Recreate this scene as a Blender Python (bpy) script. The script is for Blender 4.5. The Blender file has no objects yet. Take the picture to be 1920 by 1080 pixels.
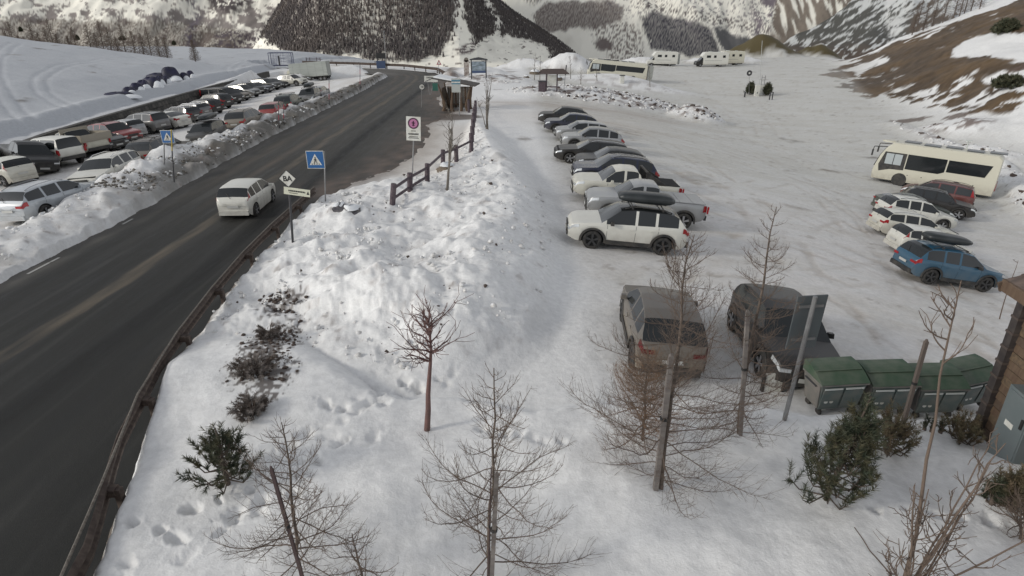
import bpy, math, random
import numpy as np
from mathutils import Vector, Matrix
random.seed(7); rng = np.random.default_rng(7)
scn = bpy.context.scene
COL = scn.collection
# ------------------------------------------------------------------ camera
FOC = 1150.0
TH = math.atan(500/1150); CT, ST = math.cos(TH), math.sin(TH)
H = 8.65*CT
cam_d = bpy.data.cameras.new('camera'); cam = bpy.data.objects.new('camera', cam_d)
COL.objects.link(cam); scn.camera = cam
cam.location = (0, 0, H); cam.rotation_euler = (math.pi/2-TH, 0, 0)
cam_d.sensor_width = 36; cam_d.lens = 36*FOC/1920
cam_d.clip_start = 0.1; cam_d.clip_end = 9000
# ------------------------------------------------------------------ light
SUN_AZ = (-0.93, -0.37); SUN_EL = math.radians(24)
world = bpy.data.worlds.new('World'); scn.world = world; world.use_nodes = True
nt = world.node_tree; bg = nt.nodes['Background']
sky = nt.nodes.new('ShaderNodeTexSky'); sky.sky_type = 'NISHITA'; sky.sun_disc = False
sky.sun_elevation = SUN_EL; sky.sun_rotation = math.atan2(SUN_AZ[0], SUN_AZ[1])
sky.altitude = 2200; sky.air_density = 1.0; sky.dust_density = 3.0; sky.ozone_density = 1.0
hs = nt.nodes.new('ShaderNodeHueSaturation'); hs.inputs['Saturation'].default_value = .16     # thin high cloud
nt.links.new(sky.outputs[0], hs.inputs['Color']); nt.links.new(hs.outputs[0], bg.inputs[0]); bg.inputs[1].default_value = 0.15
sd = bpy.data.lights.new('sun', 'SUN'); sun = bpy.data.objects.new('sun', sd); COL.objects.link(sun)
sd.energy = 1.05; sd.angle = math.radians(9); sd.color = (1.0, 0.94, 0.83)
svec = Vector((SUN_AZ[0]*math.cos(SUN_EL), SUN_AZ[1]*math.cos(SUN_EL), math.sin(SUN_EL)))
sun.rotation_euler = svec.to_track_quat('Z', 'Y').to_euler()
scn.view_settings.view_transform = 'Standard'; scn.view_settings.look = 'None'
scn.view_settings.gamma = 1.0; scn.view_settings.use_curve_mapping = False
scn.view_settings.exposure = 0.30
try:
    scn.cycles.max_bounces = 5; scn.cycles.diffuse_bounces = 2; scn.cycles.glossy_bounces = 3
    scn.cycles.transparent_max_bounces = 8; scn.cycles.caustics_reflective = False
    scn.cycles.caustics_refractive = False
except Exception:
    pass
# ------------------------------------------------------------------ numpy noise
_perm = np.random.RandomState(3).permutation(256); _perm = np.concatenate([_perm, _perm, _perm])
_ga = np.arange(256)/256*2*np.pi*7.13; _gx, _gy = np.cos(_ga), np.sin(_ga)
def perlin(x, y, seed=0):
    x = np.asarray(x, float)+seed*17.31; y = np.asarray(y, float)+seed*9.77
    xi = np.floor(x).astype(int); yi = np.floor(y).astype(int); xf = x-xi; yf = y-yi
    xi &= 255; yi &= 255
    u = xf*xf*xf*(xf*(xf*6-15)+10); v = yf*yf*yf*(yf*(yf*6-15)+10)
    def g(ix, iy, fx, fy):
        h = _perm[_perm[ix]+iy]; return _gx[h]*fx+_gy[h]*fy
    a = g(xi, yi, xf, yf); b = g(xi+1, yi, xf-1, yf); c = g(xi, yi+1, xf, yf-1); d = g(xi+1, yi+1, xf-1, yf-1)
    return (a+u*(b-a)+v*((c+u*(d-c))-(a+u*(b-a))))*1.5
def fbm(x, y, o=4, seed=0, gain=.5):
    s = 0; a = 1; n = 0
    for i in range(o):
        s = s+a*perlin(x*2**i, y*2**i, seed+i*3); n += a; a *= gain
    return s/n
def billow(x, y, o=3, seed=0):
    s = 0; a = 1; n = 0
    for i in range(o):
        s = s+a*np.abs(perlin(x*2.1**i, y*2.1**i, seed+i*3)); n += a; a *= .5
    return s/n
def worley(x, y, seed=0):
    """distance to the nearest scattered point and a value of its own for each cell"""
    xi = np.floor(x).astype(int); yi = np.floor(y).astype(int); best = np.full(np.shape(x), 9.0); val = np.zeros(np.shape(x))
    for i in (-1, 0, 1):
        for j in (-1, 0, 1):
            h = _perm[_perm[(xi+i+seed*13) & 255]+((yi+j) & 255)]; h2 = _perm[h+7]
            d = (xi+i+h/256-x)**2+(yi+j+h2/256-y)**2; m = d < best
            best = np.where(m, d, best); val = np.where(m, _perm[h2+31]/256, val)
    return np.sqrt(best), val
def sst(a, b, x):
    t = np.clip((x-a)/(b-a), 0, 1); return t*t*(3-2*t)
# ------------------------------------------------------------------ ground shape (world metres, camera stands at the origin)
RR = np.array([(-5.6,3),(-6.5,7.0),(-7.5,9.4),(-8.3,12.4),(-9.0,17.4),(-9.3,20.9),(-9.4,24.4),(-9.4,28.5),(-8.8,32.1),(-7.4,35),(-6.4,40.8),(-6.6,48.2),(-7.3,52.2),(-6.2,57),(-5.8,61),(-7.4,65.5),(-8.6,71),(-9.0,83.3),(-9.2,95.2),(-11.5,105),(-17,115),(-28,122),(-45,127)], float)
RL = np.array([(-19,3),(-18,10),(-17.2,16),(-16.9,18.7),(-16.9,21.2),(-16.9,24.4),(-17.0,28.9),(-17.6,36),(-18.1,45.9),(-18.3,60.4),(-18.6,80),(-19.6,98),(-22,106),(-28,112),(-45,118)], float)
def xr(y): return np.interp(y, RR[:-3, 1], RR[:-3, 0])
def xl(y): return np.interp(y, RL[:-3, 1], RL[:-3, 0])
WALL = np.array([(-30,20),(-31.9,38.3),(-33.5,45.4),(-34.6,53.6),(-36.3,68.9),(-38.4,90.9),(-39.3,106)], float)
def xw(y): return np.interp(y, WALL[:, 1], WALL[:, 0])
def polydist(x, y, P):
    P = np.asarray(P, float); best = np.full(np.shape(x), 1e9); par = np.zeros(np.shape(x)); side = np.zeros(np.shape(x))
    for i in range(len(P)-1):
        ax, ay = P[i, 0], P[i, 1]; dx, dy = P[i+1, 0]-ax, P[i+1, 1]-ay; L2 = dx*dx+dy*dy
        t = np.clip(((x-ax)*dx+(y-ay)*dy)/L2, 0, 1)
        ex = x-ax-t*dx; ey = y-ay-t*dy; d = np.sqrt(ex*ex+ey*ey); m = d < best
        best = np.where(m, d, best); par = np.where(m, i+t, par)
        side = np.where(m, dx*ey-dy*ex, side)
    return best, par, side     # side > 0: left of the direction of travel
def ridge(x, y, P, hs, wl, wr, p=1.0):
    d, par, side = polydist(x, y, P)
    h = np.interp(par, np.arange(len(hs)), hs); w = np.where(side > 0, wl, wr)
    t = np.clip(1-d/w, 0, 1); return h*(t*t*(3-2*t))**p
FOOT = np.array([(37,10),(37,32),(40,46),(43,58),(46,73),(57,106),(76,158),(90,200),(100,240)], float)
def base(x, y):
    x = np.asarray(x, float); y = np.asarray(y, float)
    z = -(.6+.4*sst(6, 16, y))*np.interp(x, [2, 5, 8, 12, 18, 24, 30, 36], [0, .24, .54, 1.10, 2.10, 3.00, 3.55, 3.75])*(1-.65*sst(75, 130, y))
    # left car park falls to the wall, the hill rises behind it
    w = xw(y)
    lot = -0.08*np.clip(-20.5-x, 0, 20)
    hill = 0.15+0.125*np.clip(w-x, 0, 60)*sst(0, 14, w-x)+0.35*sst(0, 6, w-x)
    d = (x+86)*0.30+(y-107)      # ridge line of the hill
    ridgey = np.interp(x, [-140,-86,-60,-40,-30], [92,107,128,138,132])
    drop = np.clip(y-ridgey, 0, 400)
    hill = hill-0.0016*drop**1.6*3
    onhill = sst(-0.5, 0.3, w-x)
    z = np.where(x < -20.5, lot*(1-onhill)+hill*onhill, z)
    far = sst(106, 112, y)*sst(-22, -30, x)
    z = np.where((x < -22) & (y > 106), z*(1-far)+far*np.minimum(hill, 1.2), z)
    # beyond the bend the ground falls to the valley
    z = z-np.where((x > -40), 0.16*np.clip(y-np.interp(x, [-40,-10,5,30,60,100], [138,122,122,168,178,190]), 0, 300), 0)
    # right-hand slope
    xf = np.interp(y, FOOT[:, 1], FOOT[:, 0]); t = np.clip((x-xf)*0.93, 0, 200)
    rise = 0.40*t*sst(-3, 14, t)+0.02*t
    crest = np.clip(y-150, 0, 200)*0.30*sst(0, 20, t)
    return z+rise-crest
CREST = [(-3.2,52),(-2.1,44),(-.9,35),(-.2,28.4),(-.35,23.5),(-1.0,19.5),(-1.4,16.2),(-1.5,14.2),(-2.3,12.9)]
CRH = [.5,.95,1.05,1.1,1.15,1.3,1.35,1.05,.6]
LB = [(-19.3,3),(-19.4,14),(-19.1,21.6),(-19.0,24.4),(-19.6,29.8),(-20.3,36.4),(-20.1,43),(-19.9,50),(-20.0,66),(-19.9,84),(-20.2,96),(-21.5,104)]
LBH = [.35,.45,.6,.75,.95,1.0,.8,.75,.7,.7,.6,.4]
def masks(x, y):
    """0..1 masks: road, clods (rough snow), garden, lot"""
    x = np.asarray(x, float); y = np.asarray(y, float)
    n = 0.22*fbm(x*.8, y*.8, 3, 5)+0.05*fbm(x*4, y*4, 2, 8)
    rd = sst(-.12, .12, x-xl(y)+n)*sst(-.12, .12, xr(y)-x+n)
    dd, _, _ = polydist(x, y, [(-14.5,98),(-15.8,103),(-19.5,110.5),(-28,117),(-45,122.5)])
    rd = np.where(y > 96, sst(4.3, 4.0, dd+n), rd)
    return rd
def piles(x, y):
    """height of heaped snow above the base and its roughness (0..1)"""
    x = np.asarray(x, float); y = np.asarray(y, float)
    z = np.zeros(np.shape(x)); r = np.zeros(np.shape(x))
    # bank left of the road
    b = ridge(x, y, LB, LBH, 1.5, 3.6, .8); b = np.where(x > xl(y)+.1, 0, b)
    z = z+b; r = np.maximum(r, sst(.05, .35, b)*np.interp(y, [0, 24, 32], [.5, .75, 1]))
    # central heap: plateau between rail / fence and crest, steep right flank
    d, par, side = polydist(x, y, CREST)
    hc = np.interp(par, np.arange(len(CRH)), CRH)
    xc = np.interp(y, [c[1] for c in CREST][::-1], [c[0] for c in CREST][::-1])
    xle = np.interp(y, [3,7,12.4,17.4,24.4,28.5,31.5,34,36,41,55,60], [-5.4,-6.4,-8.2,-8.95,-9.3,-9.2,-7.0,-5.2,-4.6,-3.4,-3.6,-4])
    t = np.clip((x-xle)/(xc-xle), 0, 1)
    pb = np.interp(y, [11, 16], [.5, .3]); plat = pb+(hc-pb)*t**1.1
    plat = plat*sst(-.1, .5, x-xle+.15+.2*fbm(y*1.6, x*0+3, 3, 36))
    wfl = np.interp(y, [12,15,18,24,30,40,54], [2.2,2.9,3.3,2.9,2.6,2.6,2.0])
    flank = hc*(1-sst(0, 1, (x-xc)/wfl*1.0))
    cz = np.where(x < xc, plat, flank)
    yS = np.interp(x, [-9,-5,-2.2,0,1.5], [11,12.6,12.6,12.8,12.4])
    env = sst(-1.6, 1.3, y-yS)*sst(58, 48, y)
    cz = cz*env
    cz = cz+.5*np.exp(-(((x+5.6)/1.6)**2+((y-19.5)/2.2)**2))*env+.65*np.exp(-(((x+7.2)/1.1)**2+((y-24.5)/1.6)**2))*env \
        +.5*np.exp(-(((x+3.8)/1.0)**2+((y-16.2)/1.0)**2))*env-.35*np.exp(-(((x+3.5)/1.3)**2+((y-21.5)/2.5)**2))*env
    z = np.maximum(z, cz); r = np.maximum(r, sst(.1, .4, cz)*np.where(x < xc, .75, .45)*np.interp(y, [13, 16, 30, 40], [.5, 1, .8, .5]))
    # smooth garden near the camera
    edge = np.interp(x, [-9,-5.6,-3.3,-2.2,-1.1,.5,1.8,3.5,6.3,9.5,11.5], [13.4,13.0,11.6,11.2,11.3,10.7,11.2,11.4,11.0,11.4,11.9])+.15*fbm(x*1.3, x*0+2, 2, 4)
    g = (.55+.28*fbm(x*.22+3, y*.3, 2, 31)+.06*fbm(x*.9, y*.9, 2, 33))*sst(.7+np.interp(x, [-6, -3], [2.5, 0]), -.25, y-edge)
    g = g*sst(-.15, .22, x-np.interp(y, [3,7,12.4,17], [-5.4,-6.4,-8.2,-8.9])+.05*fbm(y*2.5, x*0, 2, 35))
    g = g+.35*np.exp(-(((x-5.9)/1.4)**2+((y-8.5)/1.1)**2))+.25*np.exp(-(((x-9.2)/1.2)**2+((y-9.2)/.8)**2))
    gw = np.interp(x, [-6, -3], [1.6, 0]); gm = sst(.7+gw, -.25-gw*.5, y-edge)
    z = np.where(gm > 0, np.maximum(z*(1-gm), np.maximum(g, z*gm*(x < -3.5))), z); r = r*(1-gm)
    # island with kiosk, rubble
    isl = 1.1*sst(1.25, .25, np.sqrt(((x-11.0)/12.5)**2+((y-77-.15*x)/7.5)**2)+.12*fbm(x*.3, y*.3, 2, 12))
    isl2 = 1.5*sst(1.1, .1, np.sqrt(((x-21.5)/4.2)**2+((y-73.5)/4.2)**2)); isl3 = .9*sst(1.1, .1, np.sqrt(((x+3)/8)**2+((y-92)/9)**2))
    isl = np.maximum(np.maximum(isl, isl2), isl3); r = np.maximum(r, sst(.1, .5, isl)*.8); hump = 1.9*np.exp(-(((x-16.5)/8.5)**2+((y-98.5)/3.2)**2)); isl = np.maximum(isl, hump); z = np.maximum(z, isl)
    for (cx, cy, rx, ry, hh) in ((10.5,118,6.5,4.5,3.1),(3,121,6,4,1.6),(30,150,7,4,1.6),(52,160,11,6,1.8),(-8.0,64,3.0,3.0,.8),(-5,103,6,5,1.3),(-9.2,97,2.0,8,1.1),(49,69,4,5,1.0),(43.5,57,3,6,.9)):
        p = hh*sst(1.15, .1, np.sqrt(((x-cx)/rx)**2+((y-cy)/ry)**2)+.15*fbm(x*.35, y*.35, 2, 13))
        z = np.maximum(z, p); r = np.maximum(r, sst(.2, .7, p)*.7)
    p = ridge(x, y, [(47,77),(41.5,52),(35.5,40),(33.0,33),(29,27),(27,20)], [.3,.8,.9,.8,.6,.4], 1.8, 2.6); z = np.maximum(z, p); r = np.maximum(r, sst(.1, .5, p)*.8)
    p = ridge(x, y, [(-37.5,84),(-38.4,97),(-33,106),(-26,110)], [.3,1.2,1.5,1.4], 3, 3.5); z = np.maximum(z, p); r = np.maximum(r, sst(.1, .5, p)*.6)
    return z, r
def ground(x, y):
    z, r = piles(x, y)
    rd = masks(x, y)
    return base(x, y)+z*(1-rd)
_t = np.geomspace(6, 420, 900)
def at(px, py, dz=0.0):
    """the point of the ground seen in that direction from the camera mast"""
    u = (px-960)/FOC; v = (540-py)/FOC
    d = np.array([u, CT+v*ST, -ST+v*CT])
    P = d[None]*_t[:, None]; P[:, 2] += H
    g = ground(P[:, 0], P[:, 1])+dz
    below = np.nonzero(P[:, 2] < g)[0]
    if len(below) == 0: return Vector(P[-1])
    i = below[0]
    if i == 0: return Vector(P[0])
    a = P[i-1, 2]-g[i-1]; b = g[i]-P[i, 2]; w = a/(a+b+1e-9)
    q = P[i-1]*(1-w)+P[i]*w
    return Vector((q[0], q[1], q[2]-dz))
def gz(x, y): return float(ground(np.array([x]), np.array([y]))[0])
# ------------------------------------------------------------------ materials
_mats = {}
def mat(name, col, rough=.6, metal=0.0, spec=.5, noise=None, bump=None, coat=0, emis=None):
    if name in _mats: return _mats[name]
    m = bpy.data.materials.new(name); m.use_nodes = True; n = m.node_tree.nodes; l = m.node_tree.links
    b = n['Principled BSDF']; b.inputs['Base Color'].default_value = (*col, 1); b.inputs['Roughness'].default_value = rough
    b.inputs['Metallic'].default_value = metal; b.inputs['Specular IOR Level'].default_value = spec
    if coat: b.inputs['Coat Weight'].default_value = coat; b.inputs['Coat Roughness'].default_value = .1
    if noise:
        tc = n.new('ShaderNodeTexCoord'); mp = n.new('ShaderNodeMapping'); tx = n.new('ShaderNodeTexNoise')
        sc = noise[0] if isinstance(noise[0], tuple) else (noise[0],)*3
        mp.inputs['Scale'].default_value = sc; tx.inputs['Scale'].default_value = 1; tx.inputs['Detail'].default_value = 6
        mx = n.new('ShaderNodeMix'); mx.data_type = 'RGBA'
        mx.inputs[6].default_value = (*col, 1); mx.inputs[7].default_value = (*noise[1], 1)
        rp = n.new('ShaderNodeMapRange'); rp.inputs['From Min'].default_value = .38; rp.inputs['From Max'].default_value = .66
        l.new(tc.outputs['Object'], mp.inputs[0]); l.new(mp.outputs[0], tx.inputs['Vector']); l.new(tx.outputs[0], rp.inputs[0])
        l.new(rp.outputs[0], mx.inputs[0]); l.new(mx.outputs[2], b.inputs['Base Color'])
        if bump:
            bp = n.new('ShaderNodeBump'); bp.inputs['Strength'].default_value = bump[0]; bp.inputs['Distance'].default_value = bump[1]
            l.new(tx.outputs[0], bp.inputs['Height']); l.new(bp.outputs[0], b.inputs['Normal'])
    _mats[name] = m; return m
# ------------------------------------------------------------------ mesh helpers
class MB:
    def __init__(s): s.v = []; s.f = []
    def add(s, vs, fs):
        o = len(s.v); s.v.extend([tuple(q) for q in vs]); s.f.extend([tuple(i+o for i in f) for f in fs]); return s
    def box(s, c, sz, M=None, taper=1.0):
        x, y, z = sz[0]/2, sz[1]/2, sz[2]/2; c = Vector(c)
        vs = [Vector((sx*x*(taper if sz_ > 0 else 1), sy*y*(taper if sz_ > 0 else 1), sz_*z)) for sx in (-1, 1) for sy in (-1, 1) for sz_ in (-1, 1)]
        if M is not None: vs = [M @ v for v in vs]
        return s.add([v+c for v in vs], [(0,1,3,2),(4,6,7,5),(0,4,5,1),(2,3,7,6),(0,2,6,4),(1,5,7,3)])
    def tube(s, p0, p1, r0, r1=None, n=8, caps=True):
        r1 = r0 if r1 is None else r1; p0 = Vector(p0); p1 = Vector(p1); d = (p1-p0)
        if d.length < 1e-6: return s
        q = d.normalized(); a = q.orthogonal().normalized(); b = q.cross(a); vs = []
        for p, r in ((p0, r0), (p1, r1)):
            for k in range(n):
                an = 2*math.pi*k/n; vs.append(p+a*(r*math.cos(an))+b*(r*math.sin(an)))
        fs = [(k, (k+1) % n, n+(k+1) % n, n+k) for k in range(n)]
        if caps: fs += [tuple(range(n))[::-1], tuple(range(n, 2*n))]
        return s.add(vs, fs)
    def prism(s, poly, off):
        n = len(poly); off = Vector(off); a = [Vector(p) for p in poly]
        return s.add(a+[p+off for p in a], [tuple(range(n))[::-1], tuple(range(n, 2*n))]+[(i, (i+1) % n, n+(i+1) % n, n+i) for i in range(n)])
    def build(s, name, m, parent=None, smooth=False, angle=None):
        me = bpy.data.meshes.new(name); me.from_pydata(s.v, [], s.f); me.update()
        if m is not None: me.materials.append(m)
        if smooth: me.shade_smooth() if angle is None else me.set_sharp_from_angle(angle=angle)
        if smooth and angle is not None:
            me.shade_smooth(); me.set_sharp_from_angle(angle=angle)
        o = bpy.data.objects.new(name, me); COL.objects.link(o)
        if parent is not None: o.parent = parent
        return o
def np_mesh(name, V, F, m, parent=None, smooth=False):
    me = bpy.data.meshes.new(name); V = np.asarray(V, np.float32); F = np.asarray(F, np.int32); k = F.shape[1]
    me.vertices.add(len(V)); me.vertices.foreach_set('co', V.ravel())
    me.loops.add(F.size); me.loops.foreach_set('vertex_index', F.ravel())
    me.polygons.add(len(F)); me.polygons.foreach_set('loop_start', np.arange(0, F.size, k, dtype=np.int32))
    me.polygons.foreach_set('loop_total', np.full(len(F), k, np.int32)); me.update(calc_edges=True)
    if m is not None: me.materials.append(m)
    if smooth: me.polygons.foreach_set('use_smooth', np.ones(len(F), bool))
    o = bpy.data.objects.new(name, me); COL.objects.link(o)
    if parent is not None: o.parent = parent
    return o
def tubes(segs, n=4):
    """segs: array (k,8) p0 r0 p1 r1 -> verts, quads (open tubes)"""
    S = np.asarray(segs, float); p0 = S[:, 0:3]; r0 = S[:, 3]; p1 = S[:, 4:7]; r1 = S[:, 7]
    d = p1-p0; d /= np.linalg.norm(d, axis=1, keepdims=True)+1e-9
    ref = np.where(np.abs(d[:, 2:3]) < .9, np.array([[0, 0, 1.]]), np.array([[1., 0, 0]]))
    a = np.cross(d, ref); a /= np.linalg.norm(a, axis=1, keepdims=True)+1e-9; b = np.cross(d, a)
    an = np.arange(n)*2*np.pi/n; c = np.cos(an)[None, :, None]; s = np.sin(an)[None, :, None]
    ring = a[:, None]*c+b[:, None]*s
    V = np.concatenate([p0[:, None]+ring*r0[:, None, None], p1[:, None]+ring*r1[:, None, None]], 1).reshape(-1, 3)
    k = len(S); o = np.arange(k)[:, None]*2*n; i = np.arange(n)[None]; j = (i+1) % n
    F = np.stack([o+i, o+j, o+n+j, o+n+i], -1).reshape(-1, 4)
    return V, F
def tag(o, label=None, cat=None, group=None, kind=None):
    if label: o['label'] = label
    if cat: o['category'] = cat
    if group: o['group'] = group
    if kind: o['kind'] = kind
    return o
def empty(name, loc=(0, 0, 0), rz=0.0, label=None, cat=None, group=None):
    o = bpy.data.objects.new(name, None); COL.objects.link(o); o.location = loc; o.rotation_euler = (0, 0, rz)
    o.empty_display_size = .2
    return tag(o, label, cat, group)
def dup(o, parent=None):
    c = o.copy(); COL.objects.link(c)
    if parent is not None: c.parent = parent
    for ch in list(o.children): dup(ch, c)
    return c
def text(s, size, m, parent, loc, rot=(math.pi/2, 0, 0), name='lettering', bold=0.0, sx=1.0):
    cu = bpy.data.curves.new(name, 'FONT'); cu.body = s; cu.size = size; cu.align_x = 'CENTER'; cu.align_y = 'CENTER'
    cu.extrude = .002; cu.offset = bold; cu.materials.append(m)
    t = bpy.data.objects.new('tmp', cu); COL.objects.link(t); dg = bpy.context.evaluated_depsgraph_get(); me = bpy.data.meshes.new_from_object(t.evaluated_get(dg)); me.name = name
    bpy.data.objects.remove(t)
    if not me.materials: me.materials.append(m)
    o = bpy.data.objects.new(name, me); COL.objects.link(o); o.parent = parent; o.location = loc; o.rotation_euler = rot; o.scale = (sx, 1, 1)
    return o
# ================================================================== THE GROUND
def node_ground():
    m = bpy.data.materials.new('snow_ground'); m.use_nodes = True; n = m.node_tree.nodes; l = m.node_tree.links
    b = n['Principled BSDF']; b.inputs['Roughness'].default_value = .62; b.inputs['Specular IOR Level'].default_value = .25
    at_ = n.new('ShaderNodeAttribute'); at_.attribute_name = 'tint'
    geo = n.new('ShaderNodeNewGeometry')
    n1 = n.new('ShaderNodeTexNoise'); n1.inputs['Scale'].default_value = 5.5; n1.inputs['Detail'].default_value = 7; n1.inputs['Roughness'].default_value = .65
    n2 = n.new('ShaderNodeTexNoise'); n2.inputs['Scale'].default_value = 38; n2.inputs['Detail'].default_value = 3
    l.new(geo.outputs['Position'], n1.inputs['Vector']); l.new(geo.outputs['Position'], n2.inputs['Vector'])
    mx = n.new('ShaderNodeMix'); mx.data_type = 'RGBA'; mx.blend_type = 'MULTIPLY'
    mr = n.new('ShaderNodeMapRange'); mr.inputs['From Min'].default_value = .3; mr.inputs['From Max'].default_value = .7
    mr.inputs['To Min'].default_value = .86; mr.inputs['To Max'].default_value = 1.06
    l.new(n1.outputs[0], mr.inputs[0]); mx.inputs[0].default_value = 1
    l.new(at_.outputs['Color'], mx.inputs[6]); l.new(mr.outputs[0], mx.inputs[7]); l.new(mx.outputs[2], b.inputs['Base Color'])
    b1 = n.new('ShaderNodeBump'); b1.inputs['Strength'].default_value = .55; b1.inputs['Distance'].default_value = .045
    b2 = n.new('ShaderNodeBump'); b2.inputs['Strength'].default_value = .35; b2.inputs['Distance'].default_value = .012
    l.new(n1.outputs[0], b1.inputs['Height']); l.new(n2.outputs[0], b2.inputs['Height']); l.new(b1.outputs[0], b2.inputs['Normal']); l.new(b2.outputs[0], b.inputs['Normal'])
    return m
M_GROUND = node_ground()
SNOW = np.array([.84, .84, .835]); DIRTY = np.array([.56, .53, .46]); MUD = np.array([.17, .15, .125]); HEATH = np.array([.085, .058, .035])
HEATH2 = np.array([.13, .085, .045]); GRIT = np.array([.085, .08, .07])
def inpoly(x, y, P, soft=3.0):
    """soft polygon mask by signed distance"""
    P = np.array(P, float); d = np.full(x.shape, 1e9); ins = np.zeros(x.shape, bool)
    for i in range(len(P)):
        ax, ay = P[i]; bx, by = P[(i+1) % len(P)]; dx, dy = bx-ax, by-ay
        t = np.clip(((x-ax)*dx+(y-ay)*dy)/(dx*dx+dy*dy), 0, 1)
        d = np.minimum(d, np.hypot(x-ax-t*dx, y-ay-t*dy))
        if dy != 0: ins ^= ((ay > y) != (by > y)) & (x < dx*(y-ay)/dy+ax)
    return sst(-soft, soft, np.where(ins, d, -d))
def tracks(x, y, P, w=.15, gauge=1.55, depth=.022):
    x = x+(.9 if gauge > 1.3 else .3)*fbm(x*.12, y*.12, 2, 91)+.12*fbm(x*.7, y*.7, 2, 93); y = y+(.9 if gauge > 1.3 else .3)*fbm(x*.12+4, y*.12, 2, 92)
    Q = [np.array(p, float) for p in P]
    for _ in range(3):
        q = [Q[0]]
        for a, b in zip(Q[:-1], Q[1:]): q += [a*.75+b*.25, a*.25+b*.75]
        Q = q+[Q[-1]]
    P = np.array(Q)
    d, par, side = polydist(x, y, P)
    e = np.minimum(np.abs(d-gauge/2), 9)
    return np.exp(-(e/w)**2)*depth
FEET = []
def walk(p, q, n, wob=.22):
    for i in range(n):
        t = i/(n-1); FEET.append((p[0]+(q[0]-p[0])*t+random.uniform(-wob, wob), p[1]+(q[1]-p[1])*t+random.uniform(-wob, wob), random.uniform(.09, .15), random.uniform(.05, .13), random.uniform(0, 3)))
walk((-4.3,9.2), (-2.5,11.6), 14); walk((-3.6,10.6), (-1.9,12.3), 12, .3); walk((-5.9,7.7), (-3.4,9.3), 9); walk((-5.8,6.6), (-3.9,8.2), 8)
walk((-6.6,7.6), (-5.6,7.5), 3, .1); walk((-.6,10.1), (.9,9.5), 7, .08); walk((-5.0,7.0), (-2.9,9.9), 9)
walk((5.5,7.9), (8.8,8.1), 7, .05); walk((-2.9,11.9), (-1.2,12.6), 8, .3)
def build_ground():
    nY, nU = 640, 820
    Y = np.geomspace(4.6, 250, nY); U = np.linspace(-1.32, 1.32, nU)
    X = Y[:, None]*U[None]; YY = np.repeat(Y[:, None], nU, 1)
    zb = base(X, YY); zp, r = piles(X, YY); rd = masks(X, YY)
    cell = YY*(2.64/nU)
    fade = np.clip(.35/cell, 0, 1)
    WX = X+.35*fbm(X*1.1, YY*1.1, 2, 26); WY = YY+.35*fbm(X*1.1+7, YY*1.1, 2, 27)
    f1, v1 = worley(WX*1.5, WY*1.5, 1); f2, v2 = worley(WX*3.6, WY*3.6, 2)
    cl = (billow(WX*.8, WY*.8, 3, 21)-.25)*.34+(.45-f1)*.13*(v1 > .45)+(v1-.5)*.05+(.45-f2)*.055*(v2 > .45)+(.35-billow(WX*.45+5, WY*.45, 2, 25))*.40+.045*fbm(X*8, YY*8, 2, 28)
    near = (1-.75*sst(30, 24, YY)*sst(-15, -17, X))*(1-.35*sst(-15, -17, X)); cl = cl*near
    big = fbm(X*.5, YY*.5, 3, 23)*.50+(.42-worley(X*.42+.4*fbm(X*.5, YY*.5, 2, 29), YY*.42, 5)[0])*.42*sst(10, 14, YY)
    z = zb+zp*(1-rd)+(cl*r+big*r*(YY < 62))*(1-rd)*sst(0, .35, zp)
    # gentle relief on open snow
    z = z+(.03*fbm(X*.5, YY*.5, 3, 2)+.010*fbm(X*3, YY*3, 2, 6))*(1-rd)
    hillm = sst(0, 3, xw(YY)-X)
    z = z+hillm*(.35*fbm(X*.06, YY*.06, 3, 9)+.10*fbm(X*.25, YY*.6, 2, 10))
    for P in ([(-34,52),(-50,66),(-60,90),(-55,120)],[(-34,45),(-48,60),(-62,78),(-75,100)],[(-36,70),(-44,88),(-60,104)],[(-34,40),(-45,48),(-70,66)],[(-38,92),(-46,104),(-50,124)]):
        z = z-hillm*tracks(X, YY, P, w=.25, gauge=1.2, depth=.07)
    z = z-hillm*.30*np.exp(-((xw(YY)-X-3.0+.6*fbm(YY*.1, X*0, 2, 46))/.8)**2)+hillm*.35*np.exp(-((xw(YY)-X-4.6+.6*fbm(YY*.1, X*0, 2, 46))/.9)**2)
    xf = np.interp(YY, FOOT[:, 1], FOOT[:, 0]); rs = sst(-2, 10, X-xf)
    z = z+rs*(1.1*fbm(X*.07, YY*.07, 4, 14)+.22*billow(X*.6, YY*.6, 2, 15))
    lotr = sst(1.5, 4, X)*sst(11, 14, YY)
    # wheel tracks in the car park
    tr = 0
    for P in ([(-2,66),(8,60),(14,48),(13,30),(10,17),(9,12.8)],[(-2,69),(12,66),(20,58),(22,44),(18,26),(12,14)],[(0,71),(16,70),(25,60),(28,48)],[(10,40),(15,30),(20,20),(24,12)],[(8,42),(12,32),(17,22),(19,13)],
              [(6.5,21),(12,21),(18,26)],[(7,26),(12,27),(17,33)],[(7,33),(13,35),(19,42)],[(4,17),(8,20),(13,30)],[(12,21),(17,15),(20,11)],[(30,68),(36,90),(38,130)],[(24,60),(30,84),(30,138)],[(0,67),(20,67),(34,80)],[(9,46),(13,42),(14,34),(11,24),(12,15)],[(8,58),(16,54),(22,44),(24,34)],[(11,38),(16,36),(18,28),(16,16)],[(13,20),(15.5,16.5),(18,13)],[(11.3,20),(14,16.5),(16.5,13)],[(9,30),(14,24),(20,22)],[(10,54),(18,50),(21,40),(17,30),(19,22)]):
        tr = tr+tracks(X, YY, P)
    trm = np.clip(tr/.022, 0, 1.3)*np.clip(.35+1.2*fbm(X*.35, YY*.35, 3, 41), 0, 1.2)
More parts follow.
